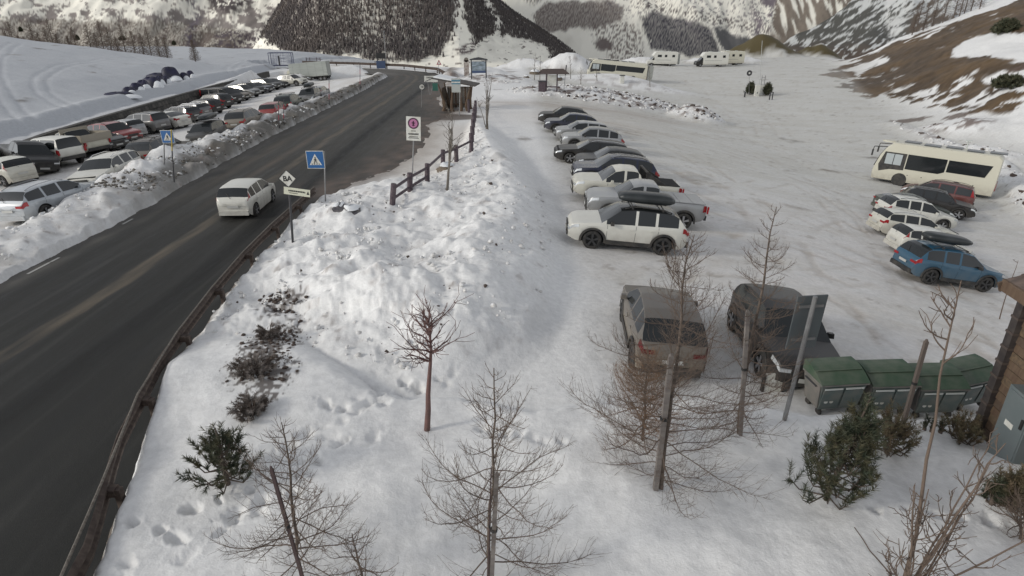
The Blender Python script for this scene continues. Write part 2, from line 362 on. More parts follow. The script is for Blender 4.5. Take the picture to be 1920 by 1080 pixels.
    z = z-.04*trm*(1-r)+(1-rd)*lotr*.022*fbm(X*.6+YY*.3, YY*2.2-X*.8, 3, 45)
    for (fx, fy, rad, dp, _) in FEET:
        ca_, sa_ = math.cos(_), math.sin(_); ex = 1+.5*math.sin(fx*37); ax_ = (X-fx)*ca_+(YY-fy)*sa_; ay_ = -(X-fx)*sa_+(YY-fy)*ca_
        q = ((ax_/ex)**2+(ay_*ex**.4)**2)/rad**2
        m = q < 6
        q[m] = q[m]*(1+.5*fbm(X[m]*7, YY[m]*7, 2, 47))**2; z[m] += (-dp*np.exp(-q[m]*1.3)+dp*.14*np.exp(-((np.sqrt(q[m])-1.4)**2)*6))
    z = z*(1-rd)+(-.10)*rd+zb*0
    # narrow trench behind the rail
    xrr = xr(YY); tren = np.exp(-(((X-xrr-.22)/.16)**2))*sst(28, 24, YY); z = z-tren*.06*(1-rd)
    # colour
    c = np.ones(X.shape+(3,))*SNOW
    def mixc(col, k):
        nonlocal c
        k = np.clip(k, 0, 1)[..., None]; c = c*(1-k)+np.asarray(col)*k
    lotm = sst(1.5, 4, X)*sst(11, 14, YY)*(1-rs)*(1-sst(.1, .6, zp))
    mixc([.70, .68, .665], lotm*.8*sst(48, 26, YY)); mixc([.61, .605, .57], lotm*.8*sst(26, 48, YY)); mixc(DIRTY*.9, lotm*np.clip(.15+.5*fbm(X*.14, YY*.35, 3, 50)+.28*fbm(X*.9, YY*2.2, 3, 51), 0, .8))
    mixc([.40, .34, .28], lotm*np.clip(trm, 0, 1)*.55*(1-hillm)); gr_ = sst(.30, .5, fbm(X*1.3, YY*1.3, 4, 58)+.25*fbm(X*.2, YY*.2, 2, 59)); mixc([.33, .29, .25], lotm*gr_*.5); mixc([.70, .70, .69], lotm*sst(.1, .4, fbm(X*.5, YY*.9, 3, 64))*.5)
    ent = np.exp(-((YY-67-.05*X)/3.0)**2)*sst(-8, -5, X)*sst(24, 12, X); mixc([.40, .34, .29], ent*np.clip(.55+.7*fbm(X*.2, YY*1.2, 3, 52), 0, 1)*.85)
    ent = np.exp(-((YY-58)/5)**2)*np.exp(-((X-6)/8)**2); mixc([.50, .42, .35], ent*.35)
    leftlot = sst(-20, -21, X)*sst(.5, -.2, xw(YY)-X)*(1-sst(.1, .5, zp)); mixc([.62, .58, .53], leftlot*np.clip(.45+.8*fbm(X*.5, YY*.2, 3, 53), 0, 1)*.7)
    mixc([.50, .52, .55], hillm*.95)  # same snow, greyed to paint in the dimmer light on the hill
    # grit on the road side of the left bank and along every road edge
    dl = xl(YY)-X; k = sst(-.3, .1, dl)*sst(1.75, 1.0, dl+.6*fbm(X*1.6, YY*.8, 3, 54)); mixc(GRIT*1.5, k*np.interp(YY, [0, 25, 30, 36], [.05, .12, .75, .95])*sst(106, 98, YY))
    k = sst(-.3, .3, dl)*sst(4, 1, dl)*np.clip(.2+1.6*fbm(X*1.3, YY*1.3, 4, 55), 0, 1); mixc([.30, .27, .24], k*.45*sst(108, 100, YY))
    dr = X-xr(YY); k = sst(-.2, .1, dr)*sst(2.4, .2, dr+.8*fbm(X*.9, YY*.6, 3, 56))*sst(28, 33, YY); mixc([.26, .22, .19], k*.85)
    k = np.exp(-(((X+5.4)/3.2)**2+((YY-57)/2.2)**2)); mixc([.14, .115, .10], sst(.35, .6, k)*.9)
    dpth = sst(-7.5, -6, X)*sst(-2, -4, X)*sst(30, 34, YY)*sst(56, 50, YY); mixc([.66, .61, .55], dpth*.55)
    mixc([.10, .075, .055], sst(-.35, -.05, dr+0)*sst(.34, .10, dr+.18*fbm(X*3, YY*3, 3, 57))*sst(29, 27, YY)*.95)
    # soil and stones pushed up in the heaps
    s1 = fbm(X*.9, YY*.9, 4, 60); s2 = fbm(X*3.2, YY*3.2, 3, 61)
    mixc([.58, .53, .50], r*sst(.16, .45, s1+s2*.6)*.4); mixc([.20, .16, .14], r*sst(.42, .55, s1*.6+s2*.9)*.7)
    islm = sst(.2, .7, zp)*sst(60, 66, YY)*sst(100, 92, YY)*sst(-12, -9, X); mixc([.20, .15, .13], islm*sst(.10, .26, fbm(X*.55, YY*.8, 4, 62)+.10)*.9)
    for (cx, cy, rx, ry) in ((-6.0,13.3,.65,1.9),(-6.6,15.9,.6,.9),(-5.3,11.6,.5,1.1)):
        k = np.exp(-(((X-cx)/rx)**2+((YY-cy)/ry)**2)); mixc([.10, .08, .07], sst(.30, .42, .55*k+.75*fbm(X*6, YY*6, 4, 63))*sst(.15, .4, k)*.85)
    # heather slope on the right with snow patches
    rise = np.clip((X-xf), 0, 200)
    hth = sst(6, 22, rise)*.6+.55*fbm(X*.045, YY*.045, 4, 70)+.30*fbm(X*.22+YY*.05, YY*.30, 4, 71)
    hth = hth+.30*np.exp(-(((X-95)/26)**2+((YY-118)/26)**2))-.25*np.exp(-(((X-100)/14)**2+((YY-98)/9)**2))
    pc = 960+1254*X/YY; pr = 40-(z-H)/YY*1254/1.09
    jr = pr+14*fbm(X*.09, YY*.09, 3, 79); jc = pc+22*fbm(X*.12+3, YY*.12, 3, 80)
    hk = .95*inpoly(jc, jr, [(1560,128),(1600,112),(1660,88),(1780,52),(1900,6),(2200,-120),(2400,100),(2100,170),(1940,196),(1880,196),(1800,176),(1700,172),(1640,156)], 10)
    hk = hk-1.2*inpoly(jc, jr, [(1790,88),(1830,62),(1880,55),(1990,60),(1990,100),(1900,108),(1850,100),(1800,95)], 9)-.9*inpoly(jc, jr, [(1600,118),(1680,92),(1690,100),(1640,128)], 6)-.9*inpoly(jc, jr, [(1895,130),(1960,110),(1960,160),(1905,150)], 7)
    pt_ = fbm(X*.30, YY*.26, 4, 71); hk = hk+.45*pt_+.17-.55*sst(.20, .34, fbm(X*.16, YY*.14, 3, 82))-.9*sst(60, 0, np.abs(jr-168))*sst(.0, .2, fbm(X*.35, YY*.35, 3, 83)+.12)
    hk = sst(.30, .48, hk)*sst(-4, 2, rise)*sst(26, 40, YY)
    w = sst(.3, -.3, fbm(X*.1, YY*.1, 3, 72))[..., None]; hc = HEATH*w+HEATH2*(1-w); hc = hc*(.75+.6*np.clip(fbm(X*.8, YY*.8, 3, 73)+.4, 0, 1))[..., None]
    k = hk[..., None]; c = c*(1-k)+hc*k
    z = z+hk*(.25*billow(X*1.1, YY*1.1, 2, 74))
    for (cx, cy, rx, ry) in ((50,79,2.6,1.6),(52.5,74.5,1.5,1.6),(66,83,3.0,1.6),(61,72,1.4,.8),(37.3,34,1.5,1.5),(31.5,31.5,1.5,1),(84,158,6,5)):
        k = np.exp(-(((X-cx)/rx)**2+((YY-cy)/ry)**2)); mixc([.12, .08, .06], sst(.4, .6, k+.4*fbm(X*1.0, YY*1.0, 3, 75))*.85)
    # brown mound far right, field in front of the valley
    for (cx, cy, rx, ry, hh) in ((72,192,15,8,7.5),(91,194,8,7,5.0)):
        q = np.sqrt(((X-cx)/rx)**2+((YY-cy)/ry)**2); bump = hh*np.clip(1.05-q+.15*fbm(X*.15, YY*.15, 3, 78), 0, 1)**1.0; z = z+bump
        mixc([.105, .085, .042], sst(.5, 1.5, bump)*sst(-.25, .05, fbm(X*.12, YY*.12, 3, 76)+.2)); 
    k = sst(.1, .35, fbm(X*.2, YY*.2, 4, 77))*sst(100, 112, YY)*sst(30, 20, X)*sst(-20, -8, X); mixc([.15, .11, .09], k*.5)
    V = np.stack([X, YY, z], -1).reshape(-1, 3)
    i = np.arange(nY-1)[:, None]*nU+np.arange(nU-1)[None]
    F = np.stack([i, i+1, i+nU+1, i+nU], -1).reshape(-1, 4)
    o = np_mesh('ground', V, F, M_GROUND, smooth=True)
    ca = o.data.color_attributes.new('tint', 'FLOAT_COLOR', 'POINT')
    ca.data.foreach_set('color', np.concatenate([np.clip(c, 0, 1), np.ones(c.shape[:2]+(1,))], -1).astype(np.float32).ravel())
    tag(o, kind='structure')
    return o
build_ground()
# ------------------------------------------------------------------ road
def node_road():
    m = bpy.data.materials.new('asphalt'); m.use_nodes = True; n = m.node_tree.nodes; l = m.node_tree.links
    b = n['Principled BSDF']; b.inputs['Specular IOR Level'].default_value = .18
    a = n.new('ShaderNodeAttribute'); a.attribute_name = 'tint'; geo = n.new('ShaderNodeNewGeometry')
    mp = n.new('ShaderNodeMapping'); mp.inputs['Scale'].default_value = (1.6, .22, 1); mp.inputs['Rotation'].default_value = (0, 0, -.03)
    n1 = n.new('ShaderNodeTexNoise'); n1.inputs['Scale'].default_value = 1.6; n1.inputs['Detail'].default_value = 8; n1.inputs['Roughness'].default_value = .7
    n2 = n.new('ShaderNodeTexNoise'); n2.inputs['Scale'].default_value = 55; n2.inputs['Detail'].default_value = 2
    l.new(geo.outputs['Position'], mp.inputs[0]); l.new(mp.outputs[0], n1.inputs['Vector']); l.new(geo.outputs['Position'], n2.inputs['Vector'])
    r1 = n.new('ShaderNodeMapRange'); r1.inputs['From Min'].default_value = .3; r1.inputs['From Max'].default_value = .72; r1.inputs['To Min'].default_value = .72; r1.inputs['To Max'].default_value = 1.35
    r2 = n.new('ShaderNodeMapRange'); r2.inputs['To Min'].default_value = .65; r2.inputs['To Max'].default_value = 1.35
    l.new(n1.outputs[0], r1.inputs[0]); l.new(n2.outputs[0], r2.inputs[0])
    mm = n.new('ShaderNodeMath'); mm.operation = 'MULTIPLY'; l.new(r1.outputs[0], mm.inputs[0]); l.new(r2.outputs[0], mm.inputs[1])
    mx = n.new('ShaderNodeMix'); mx.data_type = 'RGBA'; mx.blend_type = 'MULTIPLY'; mx.inputs[0].default_value = 1
    l.new(a.outputs['Color'], mx.inputs[6]); l.new(mm.outputs[0], mx.inputs[7]); l.new(mx.outputs[2], b.inputs['Base Color'])
    rr = n.new('ShaderNodeMapRange'); rr.inputs['From Min'].default_value = .3; rr.inputs['From Max'].default_value = .7; rr.inputs['To Min'].default_value = .5; rr.inputs['To Max'].default_value = .8
    l.new(n1.outputs[0], rr.inputs[0]); l.new(rr.outputs[0], b.inputs['Roughness'])
    bp = n.new('ShaderNodeBump'); bp.inputs['Strength'].default_value = .4; bp.inputs['Distance'].default_value = .01; l.new(n2.outputs[0], bp.inputs['Height']); l.new(bp.outputs[0], b.inputs['Normal'])
    return m
M_ROAD = node_road()
def build_road():
    # stations: matching points on both edges
    L = []; R = []
    for y in np.concatenate([np.arange(3, 60, .5), np.arange(60, 98, 1.)]): L.append((float(xl(y))-.5, y)); R.append((float(xr(y))+.35, y))
    tailL = [(-20.6,102),(-22.8,106),(-27.5,111),(-35,115.5),(-46,119)]; tailR = [(-10.8,102),(-13,109),(-20,116.5),(-31,122.5),(-46,127)]
    for a, b in zip(tailL, tailR): L.append(a); R.append(b)
    L = np.array(L); R = np.array(R); n = 110; s = np.linspace(0, 1, n)
    P = L[:, None]*(1-s[None, :, None])+R[:, None]*s[None, :, None]
    X = P[..., 0]; Y = P[..., 1]; Z = np.full(X.shape, .0)+.03*np.sin(s*np.pi)[None]
    Z -= .16*np.clip(Y-122, 0, 50)
    ce = (xl(Y)+np.minimum(xr(Y), -9.0))/2
    c = np.ones(X.shape+(3,))*np.array([.031, .031, .029])
    def mx(col, k):
        nonlocal c
        k = np.clip(k, 0, 1)[..., None]; c = c*(1-k)+np.array(col)*k
    wob = .15*fbm(Y*.05, Y*0, 2, 80)
    mx([.070, .067, .060], np.interp(Y, [18, 40, 75], [0, .5, .85]))
    lane = fbm(X*1.1, Y*.045, 4, 86); mx([.075, .073, .068], sst(-.05, .35, lane)*np.interp(Y, [10, 40, 70], [.12, .5, .8])); mx([.10, .098, .092], sst(.15, .45, fbm(X*2.4, Y*.08, 3, 87))*np.interp(Y, [10, 40], [.12, .5]))
    jx = X+.10*fbm(X*3, Y*1.2, 2, 88); q = sst(.34, .20, np.abs(jx-ce-.1+wob)); mx([.15, .125, .095], q*np.clip(.55+.9*fbm(X*2.5, Y*.35, 4, 81), 0, 1)*.9)
    q = np.exp(-(((X-ce+1.3+wob)/.30)**2))+.7*np.exp(-(((X-ce+2.9+wob)/.4)**2)); mx([.13, .105, .085], q*np.clip(.6+.8*fbm(X*1.5, Y*.2, 3, 82), 0, 1)*.8*sst(22, 40, Y))
    dr = np.minimum(xr(Y), 99)-X; q = sst(3.2, .2, dr+1.2*fbm(X*.5, Y*.3, 3, 83))*sst(24, 32, Y); mx([.16, .125, .105], q*np.clip(.6+fbm(X*.8, Y*.8, 4, 84), 0, 1)*.9)
    q = sst(1.2, .0, X-xl(Y)+.5*fbm(X, Y*.4, 3, 85)); mx([.17, .16, .145], q*.6)
    q = np.exp(-(((X-ce-2.4)/.5)**2))+np.exp(-(((X-ce+.9-3.3)/.3)**2)); mx([.022, .022, .021], q*.6)
    V = np.stack([X, Y, Z], -1).reshape(-1, 3); m, nn = X.shape
    i = np.arange(m-1)[:, None]*nn+np.arange(nn-1)[None]; F = np.stack([i, i+1, i+nn+1, i+nn], -1).reshape(-1, 4)
    o = np_mesh('road', V, F, M_ROAD, smooth=True)
    ca = o.data.color_attributes.new('tint', 'FLOAT_COLOR', 'POINT')
    ca.data.foreach_set('color', np.concatenate([c, np.ones(X.shape+(1,))], -1).astype(np.float32).ravel())
    tag(o, kind='structure')
    # worn edge line, broken up
    mb = MB()
    for (y0, y1) in ((19.4,20.5),(20.55,21.0),(25,25.8)):
        x0 = float(xl(y0))+.35; x1 = float(xl(y1))+.35
        mb.add([(x0-.05, y0, .02), (x0+.05, y0, .02), (x1+.05, y1, .02), (x1-.05, y1, .02)], [(0, 1, 2, 3)])
    tag(mb.build('road_marking', mat('worn_paint', (.42, .42, .40), .8)), kind='structure')
build_road()
# ================================================================== MOUNTAINS
def node_rock():
    m = bpy.data.materials.new('mountain_side'); m.use_nodes = True; n = m.node_tree.nodes; l = m.node_tree.links
    b = n['Principled BSDF']; b.inputs['Roughness'].default_value = .85; b.inputs['Specular IOR Level'].default_value = .15
    a = n.new('ShaderNodeAttribute'); a.attribute_name = 'tint'; l.new(a.outputs['Color'], b.inputs['Base Color'])
    return m
M_MTN = node_rock()
MS = np.array([.93, .90, .80])
def mountain(name, px0, px1, top, d0, d1, z0, paint, nx=520, nt=230, relief=60, seed=0, deep=None, kind='structure'):
    """a mountainside: foot at distance d0, skyline (rows top(px)) at distance d1"""
    px = np.linspace(px0, px1, nx)[None]; s = np.linspace(0, 1, nt)[:, None]
    ptop = np.interp(px, [t[0] for t in top], [t[1] for t in top])
    D = d0*(d1/d0)**s+0*px
    zt = H-(ptop-40)/1254*1.09*d1*1.0
    zz = z0+(zt-z0)*(s**1.15)
    a = (px-960)/1254+0*s
    Y = D; X = a*D
    rel = fbm(X/d0*3.2, Y/d0*1.9, 5, seed, .55)*relief*np.sin(np.pi*np.clip(s*.97+.03, 0, 1))**.6+relief*.35*(.3-billow(X/d0*7+3, Y/d0*2.4, 4, seed+4))*sst(0, .15, s)*sst(1.02, .9, s)
    z = zz+rel
    z = np.where(s == 1, zz, z)
    row = 40-(z-H)/Y*1254/1.09; col = 960+1254*a
    sl = np.gradient(z, axis=1)/np.maximum(np.gradient(X, axis=1), 1e-3)
    c = paint(col+0*z, row, X/d0, Y/d0, sl, s+0*px)
    V = np.stack([X, Y, z], -1).reshape(-1, 3); i = np.arange(nt-1)[:, None]*nx+np.arange(nx-1)[None]
    F = np.stack([i, i+1, i+nx+1, i+nx], -1).reshape(-1, 4)
    # back side down to the ground so the mountain is a solid
    o = np_mesh(name, V, F, M_MTN, smooth=True)
    ca = o.data.color_attributes.new('tint', 'FLOAT_COLOR', 'POINT')
    ca.data.foreach_set('color', np.concatenate([np.clip(c, 0, 1), np.ones(z.shape+(1,))], -1).astype(np.float32).ravel())
    tag(o, kind=kind)
    return dict(X=X, Y=Y, z=z, row=row, col=col)
def mixin(c, col, k):
    k = np.clip(k, 0, 1)[..., None]; return c*(1-k)+np.array(col)*k
def streak(col, row, sx, sy, o, seed, ang=0.0):
    u = col*math.cos(ang)+row*math.sin(ang); v = -col*math.sin(ang)+row*math.cos(ang)
    return fbm(u*sx, v*sy, o, seed)
FOREST = [.09, .08, .075]; FOR2 = [.12, .095, .08]; ROCK = [.17, .14, .125]
# far left: sunlit snow flank over a belt of bare larch wood
def p_left(col, row, x, y, sl, s):
    c = np.ones(col.shape+(3,))*MS
    n1 = streak(col, row, .035, .06, 4, 3); n2 = streak(col, row, .14, .2, 3, 5); n3 = streak(col, row, .35, .35, 2, 6)
    w = sst(.08, .30, n1*.9+n2*.4+n3*.2-.05+.25*np.exp(-((row-30)/14)**2)+.30*sst(300, 350, col)*sst(28, 45, row)); c = mixin(c, [.16, .13, .13], w*.85)
    belt = sst(0, 8, row-(np.interp(col, [-300, 0, 130, 250, 300, 460, 500], [28, 32, 34, 34, 36, 52, 90])+10*n2)); c = mixin(c, FOR2, belt*(.75+.5*n3)*sst(480, 440, col))
    gul = np.exp(-((col-np.interp(row, [-40, 0, 30, 60], [345, 362, 375, 350]))/9)**2); c = mixin(c, [.14, .12, .15], gul*sst(-.2, .1, n2)*.9)
    patch = inpoly(col, row, [(385,-60),(475,-60),(470,12),(455,22),(430,30),(405,22),(392,4)], 6); c = mixin(c, [.10, .085, .085], patch*sst(-.35, .0, n2+n3*.4))
    low = inpoly(col, row, [(398,60),(440,52),(520,70),(520,110),(390,90)], 5); c = mixin(c, [.11, .09, .10], low*sst(-.05, .1, n2+n3*.5))
    return c
mountain('mountain_left', -420, 640, [(-420,-150),(0,-190),(300,-170),(640,-150)], 1500, 4200, -110, p_left, relief=110, seed=2)
# wooded mountain in the middle with the cleared pistes
def woodmask(col, row):
    n2 = streak(col, row, .05, .05, 3, 11); n3 = streak(col, row, .12, .12, 2, 12); rj = row+9*n2; cj = col+10*n3
    f = inpoly(cj, rj, [(380,-300),(830,-300),(851,-10),(856,20),(848,50),(840,72),(815,96),(775,106),(730,108),(690,103),(650,92),(628,97),(600,90),(560,95),(520,76),(490,66),(440,66)], 3)
    f = np.maximum(f, inpoly(cj, rj, [(862,-300),(880,-300),(905,5),(930,40),(928,58),(905,70),(888,73),(873,40),(868,5)], 3))
    f = np.maximum(f, inpoly(cj, rj, [(905,-300),(1300,-300),(1300,140),(1125,140),(1045,108),(1030,84),(990,68),(940,64),(938,38),(915,5)], 3))
    f = np.maximum(f, .8*inpoly(cj, rj, [(500,62),(585,92),(560,96),(520,88),(496,76)], 4))
    return np.clip(f, 0, 1)
def p_mid(col, row, x, y, sl, s):
    c = np.ones(col.shape+(3,))*MS
    f = woodmask(col, row); n3 = streak(col, row, .5, .13, 3, 13)
    snowy = sst(-.05, .35, n3+.30*np.exp(-((col-700)/90)**2)-.12)
    c = mixin(c, [.115, .098, .09], f*(1-.6*snowy)); c = mixin(c, FOR2, f*.35*sst(480, 560, col)*sst(600, 540, col))
    d = fbm(col*.06, row*.22, 4, 15); c = mixin(c, [.13, .10, .09], (1-f)*sst(.28, .40, d)*sst(45, 80, row)*.9)
    bl = inpoly(col, row, [(950,112),(985,100),(1000,104),(1010,118),(975,125)], 4)*.7+inpoly(col, row, [(850,84),(885,72),(900,78),(880,92),(855,94)], 3); c = mixin(c, [.13, .10, .10], bl*sst(-.2, .1, d))
    return c
mid = mountain('mountain_wooded', 370, 1150, [(370,150),(440,96),(480,64),(545,0),(600,-90),(760,-150),(860,-110),(893,-20),(960,24),(1035,62),(1113,108),(1150,135)], 430, 2300, -26, p_mid, relief=22, seed=6, nx=640, nt=300)
# trees of the wood, one mass
def forest(name, data, maskf, n, hh, seed, colr, thin=None):
    r = np.random.default_rng(seed); nt_, nx_ = data['X'].shape
    V = []; F = []; off = 0; k = 0
    i = r.integers(0, nt_-1, n*6); j = r.integers(0, nx_-1, n*6)
    row = data['row'][i, j]; col = data['col'][i, j]
    keep = (row > -25) & (row < 140) & (r.random(len(i)) < maskf(col, row))
    if thin is not None: keep &= r.random(len(i)) < thin(col, row)
    i = i[keep][:n]; j = j[keep][:n]
    P = np.stack([data['X'][i, j], data['Y'][i, j], data['z'][i, j]], -1); P[:, :2] += r.normal(0, 2, (len(i), 2))
    h = hh*(.6+.8*r.random(len(i)))*(P[:, 1]/900)**.25; w = h*(.15+.07*r.random(len(i)))
    an = np.arange(5)*2*np.pi/5; ring = np.stack([np.cos(an), np.sin(an), np.zeros(5)], -1)
    m = len(i); lo = P[:, None]+ring[None]*w[:, None, None]+np.array([0, 0, 1.])*(h*.12)[:, None, None]; mi = P[:, None]+ring[None]*(w*.55)[:, None, None]+np.array([0, 0, 1.])*(h*.6)[:, None, None]
    tp = P[:, None]+np.array([[[0, 0, 1.]]])*h[:, None, None]
    V = np.concatenate([lo, mi, tp], 1).reshape(-1, 3); o = np.arange(m)[:, None]*11; a = np.arange(5)[None]; b = (a+1) % 5
    F = np.concatenate([np.stack([o+a, o+b, o+5+b], -1).reshape(-1, 3), np.stack([o+a, o+5+b, o+5+a], -1).reshape(-1, 3), np.stack([o+5+a, o+5+b, o+10+0*a], -1).reshape(-1, 3)])
    ob = np_mesh(name, V, F, colr); tag(ob, kind='stuff'); return ob
M_WOOD = mat('bare_larch_wood', (.105, .088, .080), .9, noise=(.004, (.075, .068, .072)))
forest('wood', mid, woodmask, 26000, 4.2, 3, M_WOOD, thin=lambda c, r: np.clip(.80-.5*np.exp(-((c-700)/80)**2)*sst(-.1, .3, streak(c, r, .05, .03, 2, 17)+.15), .1, 1))
# right of the middle: high snow mountain with wooded foot
def p_rc(col, row, x, y, sl, s):
    c = np.ones(col.shape+(3,))*MS
    n1 = streak(col, row, .05, .05, 4, 21); n2 = streak(col, row, .12, .30, 4, 22, .5); n3 = streak(col, row, .55, .22, 3, 23)
    jj = row+8*n1; cj = col+8*n3
    def wood(P, k, tone, soft=3):
        nonlocal c
        c = mixin(c, tone, inpoly(cj, jj, P, soft)*k)
    wood([(1000,28),(1025,10),(1060,6),(1110,10),(1150,8),(1170,18),(1165,38),(1120,52),(1080,50),(1030,58),(1005,50)], .85*(.8+.3*sst(-.3, .3, n3)), [.115, .085, .08])
    wood([(1115,-40),(1150,-40),(1145,-4),(1122,8),(1110,-5)], .8, [.12, .1, .1]); wood([(940,-60),(1040,-60),(1030,2),(1000,14),(975,6)], .75*sst(-.3, .1, n3), [.11, .09, .09])
    wood([(1200,34),(1222,26),(1260,34),(1310,42),(1335,50),(1352,80),(1362,98),(1300,96),(1262,88),(1225,82),(1210,60)], .9*(.85+.3*sst(-.3, .3, n3)), [.065, .062, .075])
    wood([(1338,48),(1380,60),(1420,72),(1440,84),(1400,96),(1372,92),(1350,70)], .9, [.06, .062, .075])
    wood([(1115,72),(1138,66),(1152,74),(1150,86),(1125,84)], .9, [.12, .09, .09])
    rub = inpoly(cj, jj, [(1100,50),(1180,38),(1205,60),(1215,100),(1150,104),(1140,84)], 6); c = mixin(c, [.18, .145, .13], rub*sst(-.05, .15, n2+n3*.5)*.9)
    up = sst(38, 18, row-(col-1150)*.16)*sst(1100, 1180, col); c = mixin(c, [.26, .24, .25], up*sst(.10, .28, n2+.3*n3)*.85)
    band = np.exp(-((row-(8+.17*(col-1170)))/8)**2)*sst(1170, 1215, col); c = mixin(c, [.12, .10, .10], band*sst(-.08, .12, n2+n3*.4)*.9)
    rt = inpoly(cj, jj, [(1395,-60),(1460,-60),(1462,70),(1440,84),(1420,66),(1405,20)], 6); c = mixin(c, [.21, .18, .20], rt*sst(-.1, .15, n1+n3*.6))
    br = inpoly(cj, jj, [(1452,-80),(1700,-80),(1700,100),(1440,100),(1448,60)], 4); c = mixin(c, [.20, .165, .135], br*.95)
    gl = streak(col, row, .10, .018, 4, 24, -.5); c = mixin(c, [.82, .80, .72], br*sst(.05, .2, gl)*sst(75, 45, row))
    return c
mountain('mountain_snowy', 840, 1780, [(840,-140),(1000,-160),(1300,-260),(1460,-230),(1780,-260)], 1900, 5200, -175, p_rc, relief=150, seed=9, nx=620)
# dark mountain on the right
def p_r(col, row, x, y, sl, s):
    c = np.ones(col.shape+(3,))*np.array([.095, .095, .088])
    n1 = streak(col, row, .03, .03, 4, 31); n2 = streak(col, row, .045, .16, 4, 32, -.55); n3 = streak(col, row, .25, .25, 3, 33)
    c = mixin(c, [.10, .075, .062], sst(60, 95, row)*.8+.5*sst(.1, .3, n1)*sst(1650, 1730, col))
    c = mixin(c, [.135, .115, .10], sst(1690, 1720, col)*sst(1850, 1800, col)*.9)
    hi = sst(34, 5, row-(col-1560)*.03)*sst(1540, 1600, col)
    c = mixin(c, [.62, .64, .64], sst(.06, .22, n2+.25*n3-.02+.30*hi)*(.9))
    g = inpoly(col+6*n3, row, [(1648,-60),(1712,-60),(1702,30),(1690,70),(1680,88),(1672,60),(1655,30)], 5); c = mixin(c, [.66, .67, .66], g*sst(-.3, .0, n2+n3*.5)*.9)
    g = inpoly(col+6*n3, row, [(1765,-60),(1850,-60),(1840,20),(1800,40),(1785,30)], 8); c = mixin(c, [.55, .57, .60], g*sst(-.15, .15, n3+n1)*.8)
    return c
mountain('mountain_dark', 1400, 2350, [(1400,150),(1452,88),(1480,70),(1560,24),(1610,-14),(1700,-90),(1900,-200),(2350,-260)], 900, 2600, -75, p_r, relief=70, seed=14, nx=560)
# ================================================================== VEHICLES
def paint(name, col, rough=.38, dirt=.55, metal=0.0):
    key = 'paint_'+name
    if key in _mats: return _mats[key]
    m = bpy.data.materials.new(key); m.use_nodes = True; n = m.node_tree.nodes; l = m.node_tree.links
    b = n['Principled BSDF']; b.inputs['Metallic'].default_value = metal; b.inputs['Coat Weight'].default_value = .35 if max(col) > .06 else .12; b.inputs['Coat Roughness'].default_value = .18
    tc = n.new('ShaderNodeTexCoord'); sp = n.new('ShaderNodeSeparateXYZ'); l.new(tc.outputs['Object'], sp.inputs[0])
    nz = n.new('ShaderNodeTexNoise'); nz.inputs['Scale'].default_value = 3.5; nz.inputs['Detail'].default_value = 6; l.new(tc.outputs['Object'], nz.inputs['Vector'])
    h = n.new('ShaderNodeMapRange'); h.inputs['From Min'].default_value = 1.15; h.inputs['From Max'].default_value = .25; h.inputs['To Min'].default_value = .06; h.inputs['To Max'].default_value = 1.0
    l.new(sp.outputs['Z'], h.inputs[0])
    a = n.new('ShaderNodeMath'); a.operation = 'MULTIPLY'; l.new(h.outputs[0], a.inputs[0])
    r = n.new('ShaderNodeMapRange'); r.inputs['From Min'].default_value = .3; r.inputs['From Max'].default_value = .7; r.inputs['To Min'].default_value = .45; r.inputs['To Max'].default_value = 1.35; l.new(nz.outputs[0], r.inputs[0]); l.new(r.outputs[0], a.inputs[1])
    k = n.new('ShaderNodeMath'); k.operation = 'MULTIPLY'; k.use_clamp = True; k.inputs[1].default_value = dirt; l.new(a.outputs[0], k.inputs[0])
    mx = n.new('ShaderNodeMix'); mx.data_type = 'RGBA'; mx.inputs[6].default_value = (*col, 1); mx.inputs[7].default_value = (.23, .20, .16, 1); l.new(k.outputs[0], mx.inputs[0]); l.new(mx.outputs[2], b.inputs['Base Color'])
    rr = n.new('ShaderNodeMapRange'); rr.inputs['To Min'].default_value = rough; rr.inputs['To Max'].default_value = .85; l.new(k.outputs[0], rr.inputs[0]); l.new(rr.outputs[0], b.inputs['Roughness'])
    _mats[key] = m; return m
M_GLASS = mat('car_glass', (.018, .021, .023), .1, spec=.6)
M_TYRE = mat('tyre_rubber', (.022, .022, .022), .85, noise=(6, (.06, .055, .05)))
M_RIM = mat('rim_alloy', (.36, .36, .37), .4, .6); M_RIMD = mat('rim_dark', (.05, .05, .052), .45, .3)
M_BLACK = mat('black_plastic', (.022, .022, .023), .6, noise=(4, (.06, .055, .048)))
M_UNDER = mat('underbody', (.012, .012, .012), .9)
M_LAMP = mat('headlamp', (.55, .57, .58), .12, .3); M_TAIL = mat('tail_lamp', (.30, .012, .015), .2)
M_TAILD = mat('tail_lamp_dark', (.10, .006, .008), .2)
M_PLATE = mat('number_plate', (.45, .45, .43), .5); M_CHROME = mat('chrome', (.6, .6, .6), .2, .9)
M_TXT = mat('black_print', (.02, .02, .02), .7)
CW = {}
